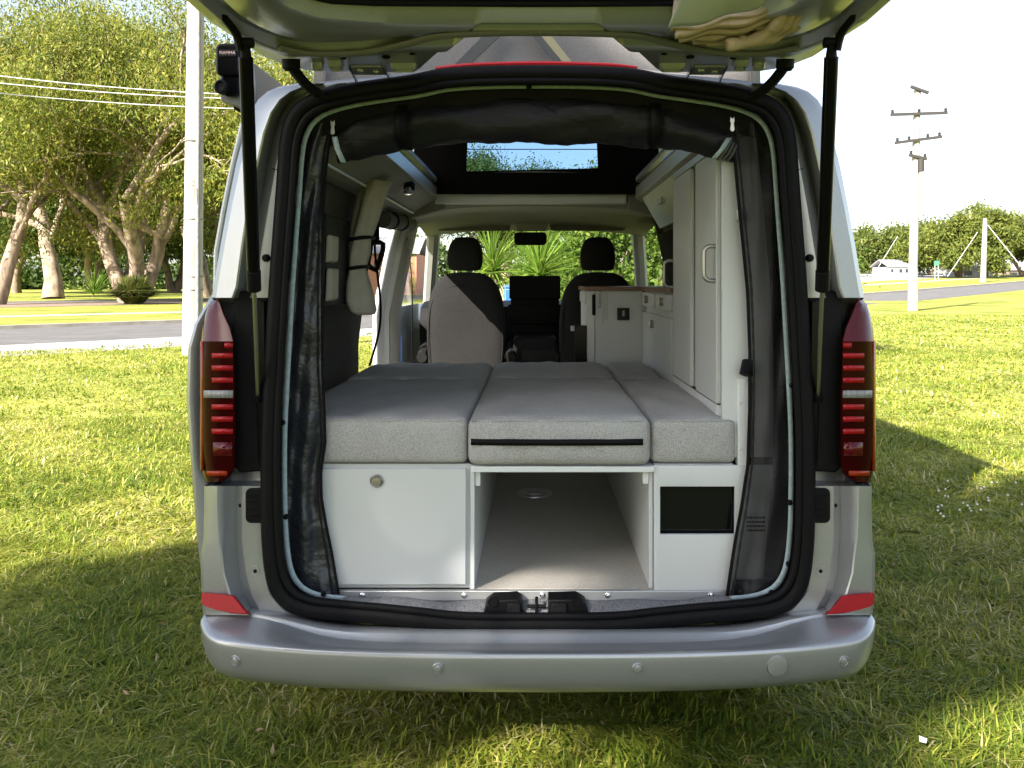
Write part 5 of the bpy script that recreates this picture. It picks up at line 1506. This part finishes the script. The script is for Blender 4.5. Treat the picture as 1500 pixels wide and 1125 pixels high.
sb = shrub('garden_shrub', 'leafy green shrub seen through the right half of the windscreen', 71, (1.2, 15.5, 0), 1.35, 3.3, 9000, .12, M['leaf_bush'], 'shrubs in front of the van')
retree(sb, 'leafy shrub seen between the two yuccas through the windscreen', (.35, 17.5, 0), 1.0, (.7, .7, .80))
retree(sb, 'leafy shrub at the right end of the windscreen', (3.0, 16.2, 0), 2.2, (1.1, 1.1, 1.02))
retree(sb, 'low shrub seen through the right cab window', (5.2, 17.5, 0), 3.0, (1.0, 1.0, .8))

# yuccas: every blade a leaf of its own
def blade_mesh(nm, length, width, droop, m):
    co = []; q = []; n = 6
    for k in range(n + 1):
        t = k / n; w = width * (1 - t) ** .6 * (.55 + .45 * min(1, t * 5)); z = -droop * length * t * t; x = length * t * (1 - .12 * droop * t)
        co += [(x, -w / 2, z + .12 * w), (x, 0, z - .12 * w), (x, w / 2, z + .12 * w)]
    for k in range(n):
        a = k * 3; q += [(a, a + 1, a + 4, a + 3), (a + 1, a + 2, a + 5, a + 4)]
    return fastmesh(nm, np.array(co), quads=np.array(q), attrs={'tint': np.random.RandomState(len(nm)).uniform(.2, .9, len(co)) * 0 + random.uniform(.15, .95)}, mat=m)
def yucca(name, label, loc, head_z, length, width, n, seed, meshes, group=None, cat='yucca', minel=-15):
    rng = np.random.RandomState(seed)
    root = thing(name, label, cat, loc, group)
    g = G(); L_ = Vector(loc)
    g.tube([L_, L_ + Vector((.03, 0, head_z * .5)), L_ + Vector((0, 0, head_z))], [.09, .07, .06], 10); g.mk('trunk', M['bark_dark'], root, smooth=180)
    for k in range(n):
        me = meshes[rng.randint(len(meshes))]
        o = bpy.data.objects.new('leaf', me); COL.objects.link(o); o.parent = root
        el = R(minel + (88 - minel) * (rng.uniform(0, 1) ** .9)); az = k * 2.399 + rng.uniform(-.2, .2)
        o.rotation_euler = (rng.uniform(-.25, .25), -el, az)
        o.location = (0, 0, head_z + rng.uniform(-.06, .06))
        s = rng.uniform(.8, 1.15); o.scale = (length * s, length * s, length * s)
    return root
YB = [blade_mesh('yucca_blade' + 'x' * k, 1.0, .058, d, M['leaf_yucca']) for k, d in enumerate((.10, .22, .38, .16))]
yucca('yucca', 'spiky green yucca seen through the windscreen beside the passenger headrest', (XX(722, 13), 13.0, 0), 1.66, .80, .05, 150, 1, YB, 'yuccas in front of the van', 'yucca', -40)
yucca('yucca', 'spiky green yucca in the middle of the windscreen below the mirror', (XX(790, 12), 12.0, 0), 1.60, .80, .05, 150, 2, YB, 'yuccas in front of the van', 'yucca', -40)
yucca('agave', 'yellow-green spiky plant standing among the far tree trunks', at_ground(137, 82), .3, 2.9, .05, 60, 3, YB, None, 'plant', 0)

# round clump of long grass under the big tree
loc = at_ground(196, 56.5)
rng = np.random.RandomState(5)
n = 2600
az = rng.uniform(0, 6.283, n); r0 = rng.uniform(0, .55, n); Lh = rng.uniform(1.3, 2.5, n); out = rng.uniform(.35, 1.9, n)
bx, by = np.cos(az) * r0, np.sin(az) * r0
co = []
for k, (t, w) in enumerate(((0, .05), (.4, .055), (.75, .045), (1.0, .008))):
    rad = out * t ** 1.5; zz = Lh * (t - .45 * t * t * np.minimum(1.4, out)) 
    px_, py_ = bx + np.cos(az) * rad, by + np.sin(az) * rad
    zz = np.maximum(zz, .03)
    for sg in (-1, 1): co.append(np.stack([px_ - np.sin(az) * w * sg, py_ + np.cos(az) * w * sg, zz], 1))
co = np.stack(co, 1)
q = (np.arange(n) * 8)[:, None, None] + np.array([[0, 1, 3, 2], [2, 3, 5, 4], [4, 5, 7, 6]])[None]
cl = thing('grass_clump', 'round clump of long arching grass at the foot of the big paperbark', 'grass clump', loc)
me = fastmesh('clump_blades', co.reshape(-1, 3), quads=q.reshape(-1, 4), attrs={'tint': np.repeat(np.clip(rng.normal(.5, .25, n), 0, 1), 8)}, mat=M['leaf_clump'])
o = bpy.data.objects.new('blades', me); COL.objects.link(o); o.parent = cl; prop(o, kind='stuff')

# unseen trees added behind the photographer, placed and sized to shade the near lawn
def column_tree(label, x, y, rad, top, seed, n=13000):
    rng = np.random.RandomState(seed)
    root = thing('added_shade_tree', label, 'tree', (x, y, 0), 'added shade trees behind the photographer')
    g = G(); L_ = Vector((x, y, 0))
    g.tube([L_, L_ + Vector((.05, 0, top * .3)), L_ + Vector((-.05, .05, top * .6)), L_ + Vector((0, 0, top * .92))], [.22, .17, .11, .03], 10)
    for k in range(14):
        z = top * rng.uniform(.2, .85); a = rng.uniform(0, 6.28); r = rad * .7
        g.tube([L_ + Vector((0, 0, z)), L_ + Vector((math.cos(a) * r * .5, math.sin(a) * r * .5, z + .4)), L_ + Vector((math.cos(a) * r, math.sin(a) * r, z + 1.0))], [.06, .04, .015], 6, cap=False)
    g.mk('trunk', M['bark_dark'], root, smooth=180)
    z0 = 1.6
    z = rng.uniform(z0, top, n); t = (z - z0) / (top - z0)
    env = rad * np.clip(1 - np.abs(2 * t - 1) ** 5, 0, 1) ** .6 * (1 + .12 * np.sin(z * 2.3 + seed) + .08 * np.sin(z * 5.1))
    rr = env * np.sqrt(rng.uniform(0, 1, n)); az = rng.uniform(0, 6.283, n)
    c = np.stack([rr * np.cos(az), rr * np.sin(az), z], 1) + rng.normal(0, .08, (n, 3))
    # openings cut in the foliage to let chosen sun patches through
    k = (c[:, 1] + y + 12) / .81; xs_ = c[:, 0] + x - .59 * k; zs_ = c[:, 2] + .6 * k
    gap = ((xs_ + 10.78) / .42) ** 2 + ((zs_ - 11.42) / .20) ** 2 < 1
    gap |= ((xs_ + 9.25) / .32) ** 2 + ((zs_ - 11.02) / .24) ** 2 < 1
    thin = ((xs_ + 10.80) / .60) ** 2 + ((zs_ - 10.86) / .22) ** 2 < 1
    gap |= thin & (rng.uniform(0, 1, n) < .9)
    c = c[~gap]
    co, q = leaf_cloud(c, rng, .34, .2, .45)
    me = fastmesh('shade_crown', co, quads=q, attrs={'tint': np.repeat(np.clip(rng.normal(.5, .22, len(c)), 0, 1), 4)}, mat=M['leaf_dark'])
    o = bpy.data.objects.new('crown', me); COL.objects.link(o); o.parent = root
column_tree('added unseen narrow tree behind the photographer, leftmost of the shade trees', -12.95, -12.0, 1.45, 12.7, 81)
column_tree('added unseen narrow tree behind the photographer, second of the shade trees from the left', -11.2, -12.3, 1.75, 13.7, 82, 16000)
column_tree('added unseen narrow tree behind the photographer, middle one of the shade trees', -8.8, -12.0, 1.85, 13.5, 83, 16000)
column_tree('added unseen narrow tree behind the photographer, fourth of the shade trees from the left', -6.1, -12.3, 1.9, 13.3, 84, 16000)
column_tree('added unseen narrow tree behind the photographer, rightmost of the shade trees', -3.3, -12.0, 1.9, 13.4, 85, 16000)

# ================================================================== POLES, WIRES, FAR BUILDINGS
pl = thing('utility_pole', 'pale weathered timber utility pole at the roadside left of the van', 'utility pole', (XX(284, 17.6), 17.6, 0))
g = G(); xp = XX(283, 17.6)
g.tube([(xp - .02, 17.6, -.1), (xp, 17.6, 2), (xp + .05, 17.6, 7), (xp + .09, 17.6, 11)], [.20, .19, .165, .15], 20); g.mk('shaft', M['pole'], pl, smooth=60)
g = G(); g.tube([(xp + .15, 17.44, 0), (xp + .15, 17.44, 2.6), (xp + .165, 17.45, 5), (xp + .175, 17.46, 10.5)], .045, 10); cd = g.mk('conduit', M['conduit'], pl, smooth=60)
for z in (1.35, 1.62, 2.8, 4.4):
    g = G(); g.tube([(xp + .01 + .20 * math.cos(a), 17.6 + .20 * math.sin(a), z) for a in [2 * math.pi * k / 24 for k in range(24)]], .012, 6, closed=True); g.mk('band', M['conduit'], pl)
g = G(); cpt = P(277, 266, 17.38)
g.tube([(cpt[0] + .07 * math.cos(a), cpt[1], cpt[2] + .05 * math.sin(a)) for a in [2 * math.pi * k / 18 for k in range(17)]] + [P(287, 275, 17.38), P(289, 300, 17.4)], .006, 5); g.mk('loose_wire', M['conduit'], pl)
for lb, a, b, Yw in (('topmost of the three pale overhead wires on the left', (-260, 76), (420, 142), 26), ('middle of the three pale overhead wires on the left', (-260, 90), (420, 147), 26.3), ('lowest of the three pale overhead wires on the left', (-260, 106), (440, 162), 26.6)):
    A_, B_ = Vector(P(*a, Yw)), Vector(P(*b, Yw + 4))
    g = G(); g.tube([A_.lerp(B_, k / 16) - Vector((0, 0, .25 * math.sin(math.pi * k / 16))) for k in range(17)], .018, 5)
    g.mk('overhead_wire', M['wire'], label=lb, cat='wire', group='overhead wires', smooth=180)

def power_pole(label, px, Y, top, arms, dia, cat='power pole', tilt=0):
    x, y, z0 = at_ground(px, Y); zt = ZZ(top, Y)
    o = thing('power_pole', label, cat, (x, y, z0))
    g = G(); g.tube([(x, y, z0 - .2), (x + tilt * .5, y, (z0 + zt) / 2), (x + tilt, y, zt)], [dia / 2, dia * .45, dia * .36], 14); g.mk('shaft', M['pole'], o, smooth=60)
    for py, l, sl, ins in arms:
        z = ZZ(py, Y); t = (z - z0) / (zt - z0); xa_ = x + tilt * t
        g = G(); dx, dz = l / 2, sl
        a_, b_ = Vector((xa_ - dx, y - .25, z + dz)), Vector((xa_ + dx, y - .25, z - dz))
        d_ = (b_ - a_).normalized(); u_ = Vector((0, 1, 0)); w_ = d_.cross(u_)
        g.hull2([a_ + u_ * .06 + w_ * .07, a_ - u_ * .06 + w_ * .07, a_ - u_ * .06 - w_ * .07, a_ + u_ * .06 - w_ * .07], [b_ + u_ * .06 + w_ * .07, b_ - u_ * .06 + w_ * .07, b_ - u_ * .06 - w_ * .07, b_ + u_ * .06 - w_ * .07])
        am = g.mk('crossarm', M['tarred'], o)
        for q in ins:
            c = a_.lerp(b_, q)
            g = G(); g.lathe(c + Vector((0, 0, .06)), (0, 0, 1), [(0, .05), (.05, .09), (.09, .05), (.13, .09), (.18, .06), (.2, .01)], 8); g.mk('insulator', M['tarred'], am)
    return o
pp = power_pole('tall pale power pole with several crossarms on the right-hand lawn', 1336, 44, 132, [(133, .9, .16, ()), (168, 2.9, -.05, (.03, .5, .97)), (206, 2.4, -.16, (.05, .3, .7, .95)), (231, .9, .1, (.1, .9))], .46, tilt=.28)
x, y, z0 = at_ground(1336, 44)
g = G(); g.lathe((x + .30, y - .35, ZZ(243, 44)), (0, 0, 1), [(-.35, .05), (-.33, .16), (.3, .16), (.33, .05)], 12); g.mk('transformer', M['tarred'], pp)
g = G(); g.tube([(x + .22, y - .1, 0), (x + .22, y - .1, 2.2)], .04, 8); g.mk('cable_guard', M['conduit'], pp)
pf = power_pole('thin pale power pole in front of the broad tree at far right', 1440, 118, 320, [], .75, tilt=.3)
power_pole('small distant power pole above the treetops at far right', 1421, 170, 308, [], .6)
def stay(label, a, Ya, b, Yb):
    g = G(); g.tube([P(*a, Ya), P(*b, Yb)], .04, 6); g.mk('stay_wire', M['wire'], label=label, cat='wire', group='pole stay wires')
stay('stay wire slanting down to the right edge from the thin far pole', (1447, 330), 117.5, (1502, 398), 110)
stay('stay wire slanting behind the gap left of the tall power pole', (1315, 346), 140, (1278, 405), 135)
stay('faint stay wire slanting down in front of the green sign tree', (1432, 340), 120, (1388, 405), 118)

def house(label, px0, px1, Y, ytop, wallm, wins, roofh=1.2, depth=7, name='house', cat='house'):
    x0, x1 = XX(px0, Y), XX(px1, Y); z0 = gz(x0, Y) - .3; zt = ZZ(ytop, Y)
    o = thing(name, label, cat, ((x0 + x1) / 2, Y + depth / 2, z0))
    g = G(); g.box(x0, x1, Y, Y + depth, z0, zt); wl_ = g.mk('wall', wallm, o)
    g = G(); ov = .4
    g.hull2([(x0 - ov, Y - ov, zt + .003), (x1 + ov, Y - ov, zt + .003), (x1 + ov, Y - ov, zt + .15), (x0 - ov, Y - ov, zt + .15)], [(x0 - ov, Y + depth / 2, zt + roofh), (x1 + ov, Y + depth / 2, zt + roofh), (x1 + ov, Y + depth / 2, zt + roofh + .15), (x0 - ov, Y + depth / 2, zt + roofh + .15)])
    g.hull2([(x0 - ov, Y + depth + ov, zt + .003), (x1 + ov, Y + depth + ov, zt + .003), (x1 + ov, Y + depth + ov, zt + .15), (x0 - ov, Y + depth + ov, zt + .15)], [(x0 - ov, Y + depth / 2, zt + roofh), (x1 + ov, Y + depth / 2, zt + roofh), (x1 + ov, Y + depth / 2, zt + roofh + .15), (x0 - ov, Y + depth / 2, zt + roofh + .15)])
    g.mk('roof', M['rooftile'], o)
    for a, b, c, d in wins:
        g = G(); g.box(XX(a, Y), XX(b, Y), Y - .05, Y + .05, ZZ(d, Y), ZZ(c, Y)); w = g.mk('window', M['winglass'], o)
        g = G(); g.box(XX(a, Y) - .08, XX(b, Y) + .08, Y - .09, Y - .051, ZZ(d, Y) - .1, ZZ(d, Y)); g.mk('sill', M['edge'], w)
    return o
house('small white building with dark windows just right of the van', 1302, 1332, 146, 391, M['wall_white'], [(1305, 1309, 394, 399), (1317, 1322, 394, 400), (1326, 1330, 394, 400)])
house('white building half hidden under the broad tree at far right', 1408, 1456, 160, 394, M['wall_white'], [(1412, 1424, 397, 404), (1440, 1448, 398, 405)])
house('dark building in the shade at the right edge under the trees', 1462, 1520, 180, 396, M['bark_dark'], [(1480, 1490, 399, 405)])
house('brick house seen through the open side door', 500, 610, 95, 372, M['brick_red'], [(548, 556, 382, 396), (566, 574, 382, 396)], depth=10, roofh=2)
sg = thing('road_sign', 'small green road sign on two posts beyond the right-hand road', 'road sign', at_ground(1372, 126))
x, y, z0 = at_ground(1372, 126)
g = G(); g.box(x - .38, x + .38, y - .03, y + .03, ZZ(389, 126), ZZ(382, 126)); g.mk('sign_board', M['sign_green'], sg)
for dx in (-.25, .25):
    g = G(); g.tube([(x + dx, y, z0), (x + dx, y, ZZ(389, 126))], .08, 6); g.mk('post', M['conduit'], sg)
cq = P(757, 409, 10.2)
bb = thing('blue_bin', 'bright blue bin glimpsed beside the dashboard screen through the windscreen', 'bin', (cq[0], 10.2, 0))
def brect(w, d, z): return [(cq[0] - w, 10.2 - d, z), (cq[0] + w, 10.2 - d, z), (cq[0] + w, 10.2 + d, z), (cq[0] - w, 10.2 + d, z)]
g = G(); g.hull2(brect(.12, .14, 0), brect(.15, .17, 1.44)); g.mk('tub', M['blue'], bb, bevel=.02)
g = G(); g.hull2(brect(.16, .18, 1.443), brect(.15, .17, 1.475)); g.mk('lid', M['blue'], bb, bevel=.01)

# ================================================================== LAWN BLADES
def field(rng, n, x0, x1, y0, y1, hmin, hmax, w, lie):
    x = rng.uniform(x0, x1, n); y = rng.uniform(y0, y1, n)
    keep = (np.abs(x) < .80 * y + 1.6) & ~((np.abs(x - XC) < .95) & (y > 3.7) & (y < 7.4))
    # stay off the gravel and road
    edge = x * .707 - y * .707 + 23.4 * .707 + 9.75 * .707 - 2.5
    keep &= edge > 0
    # worn spots, tufts and dry patches, each at its own scale
    pat = np.sin(x * 2.1 + np.sin(y * 1.7) * 1.3) * np.sin(y * 2.6 + np.sin(x * 1.3)) + .6 * np.sin(x * 6.3 + 1.1) * np.sin(y * 5.7 + x)
    tuft = np.sin(x * 17 + 2 * np.sin(y * 9)) * np.sin(y * 15 + 2 * np.sin(x * 7))
    dry = np.sin(x * 1.3 + 2.1 * np.sin(y * .9 + .5)) * np.sin(y * 1.6 + 1.4 * np.sin(x * 1.1)) + .5 * np.sin(x * 4.1 + y * 3.3)
    keep &= rng.uniform(0, 1, n) < .74 + .20 * pat + .16 * tuft
    x, y, pat, tuft, dry = x[keep], y[keep], pat[keep], tuft[keep], dry[keep]; n = len(x)
    h = rng.uniform(hmin, hmax, n) * (1 + .22 * pat + .22 * tuft) * np.where(rng.uniform(0, 1, n) < .05, 1.5, 1)
    az = rng.uniform(0, 6.283, n) * .75 + 2.2 * np.sin(x * 1.9 + np.sin(y * 2.3) * 2) + 1.5 * np.sin(y * 4.1 + x * 3)
    ln = np.abs(rng.normal(lie, .6, n))
    ca, sa = np.cos(az), np.sin(az)
    wd = w * rng.uniform(.6, 1.4, n)
    tw = rng.uniform(-.5, .5, n)
    pts = []
    for t, ww in ((0, 1.0), (.5, .85), (1.0, 0)):
        r = h * ln * t ** 1.4; z = h * t * (1 - .42 * np.minimum(ln, 1.9) * t) + .002
        z = np.maximum(z, .004 + .008 * t)
        ox = x + ca * r - sa * tw * r * t; oy = y + sa * r + ca * tw * r * t
        if ww > 0:
            pts.append(np.stack([ox - sa * wd * ww, oy + ca * wd * ww, z], 1)); pts.append(np.stack([ox + sa * wd * ww, oy - ca * wd * ww, z], 1))
        else: pts.append(np.stack([ox, oy, z], 1))
    co = np.stack(pts, 1).reshape(-1, 3)
    deadp = .07 + .16 * np.clip(dry, 0, 1)
    tint = np.clip(rng.normal(.30, .13, n) - .05 * pat - .05 * tuft + .10 * np.clip(dry, -1, 1) + np.where(rng.uniform(0, 1, n) < deadp, rng.uniform(.3, .65, n), 0), 0, 1)
    return co, np.repeat(tint, 5), n
rng = np.random.RandomState(77)
cos, tis, tot = [], [], 0
for args in ((230000, -5.5, 5.5, 1.9, 5.0, .03, .075, .0030, 1.35), (200000, -9, 9, 5.0, 9.5, .03, .075, .0046, 1.25), (150000, -17, 17, 9.5, 19, .03, .07, .009, 1.1), (60000, -10, 30, 19, 38, .035, .08, .018, 1.0)):
    c_, t_, n_ = field(rng, *args); cos.append(c_); tis.append(t_); tot += n_
co = np.concatenate(cos); ti = np.concatenate(tis)
b5 = np.arange(tot) * 5
quads = b5[:, None] + np.array([0, 1, 3, 2]); tris = b5[:, None] + np.array([2, 3, 4])
me = fastmesh('lawn_blades', co, quads=quads, tris=tris, attrs={'tint': ti}, mat=M['grass'])
o = bpy.data.objects.new('lawn_grass', me); COL.objects.link(o)
prop(o, 'short rough green lawn grass with dry blades around the van', 'grass', kind='stuff')
rl_ = np.random.RandomState(19)
nl = 260
ly = rl_.uniform(2.4, 8, nl); lx = rl_.uniform(-1, 1, nl) * (.75 * ly + .5)
lc_, lq_ = leaf_cloud(np.stack([lx, ly, rl_.uniform(.03, .06, nl)], 1), rl_, .026, -.05, .42)
lc_[:, 2] = np.clip(lc_[:, 2], .028, .065)
ml_ = fastmesh('leaf_litter', lc_, quads=lq_, attrs={'tint': np.repeat(rl_.uniform(0, 1, nl), 4)}, mat=leafmat('dead_leaves', [(.10, .055, .03), (.26, .16, .08), (.40, .30, .18)], .2))
ol2_ = bpy.data.objects.new('leaf_litter', ml_); COL.objects.link(ol2_)
prop(ol2_, 'scattered dry brown fallen leaves in the lawn', 'leaf litter', kind='stuff')
# clover flowers in the right-hand lawn
g = G(); rf = random.Random(12)
for k in range(26):
    px, py = rf.uniform(1370, 1500), rf.uniform(715, 770)
    Yc = FPX * EYE / (py - CY); c = P(px, py, Yc); r_ = rf.uniform(.006, .010)
    g.lathe((c[0], c[1], .055), (0, 0, 1), [(-.006, r_ * .5), (0, r_), (.006, r_ * .7), (.008, .0005)], 6)
g.mk('clover_flowers', M['daisy'], label='scattered tiny white clover flowers in the shaded lawn on the right', cat='flowers', kind='stuff')
c = P(1353, 1103, FPX * EYE / (1103 - CY))
g = G(); g.add([(c[0] - .016, c[1] - .006, .040), (c[0] - .011, c[1] + .009, .052), (c[0] + .014, c[1] + .004, .044), (c[0] + .005, c[1] - .008, .036), (c[0] - .001, c[1] - .001, .050)], [(0, 4, 1), (1, 4, 2), (2, 4, 3), (3, 4, 0)])
g.mk('white_scrap', M['paper'], label='small crumpled white scrap lying in the grass at lower right', cat='litter', solid=.002, smooth=None)
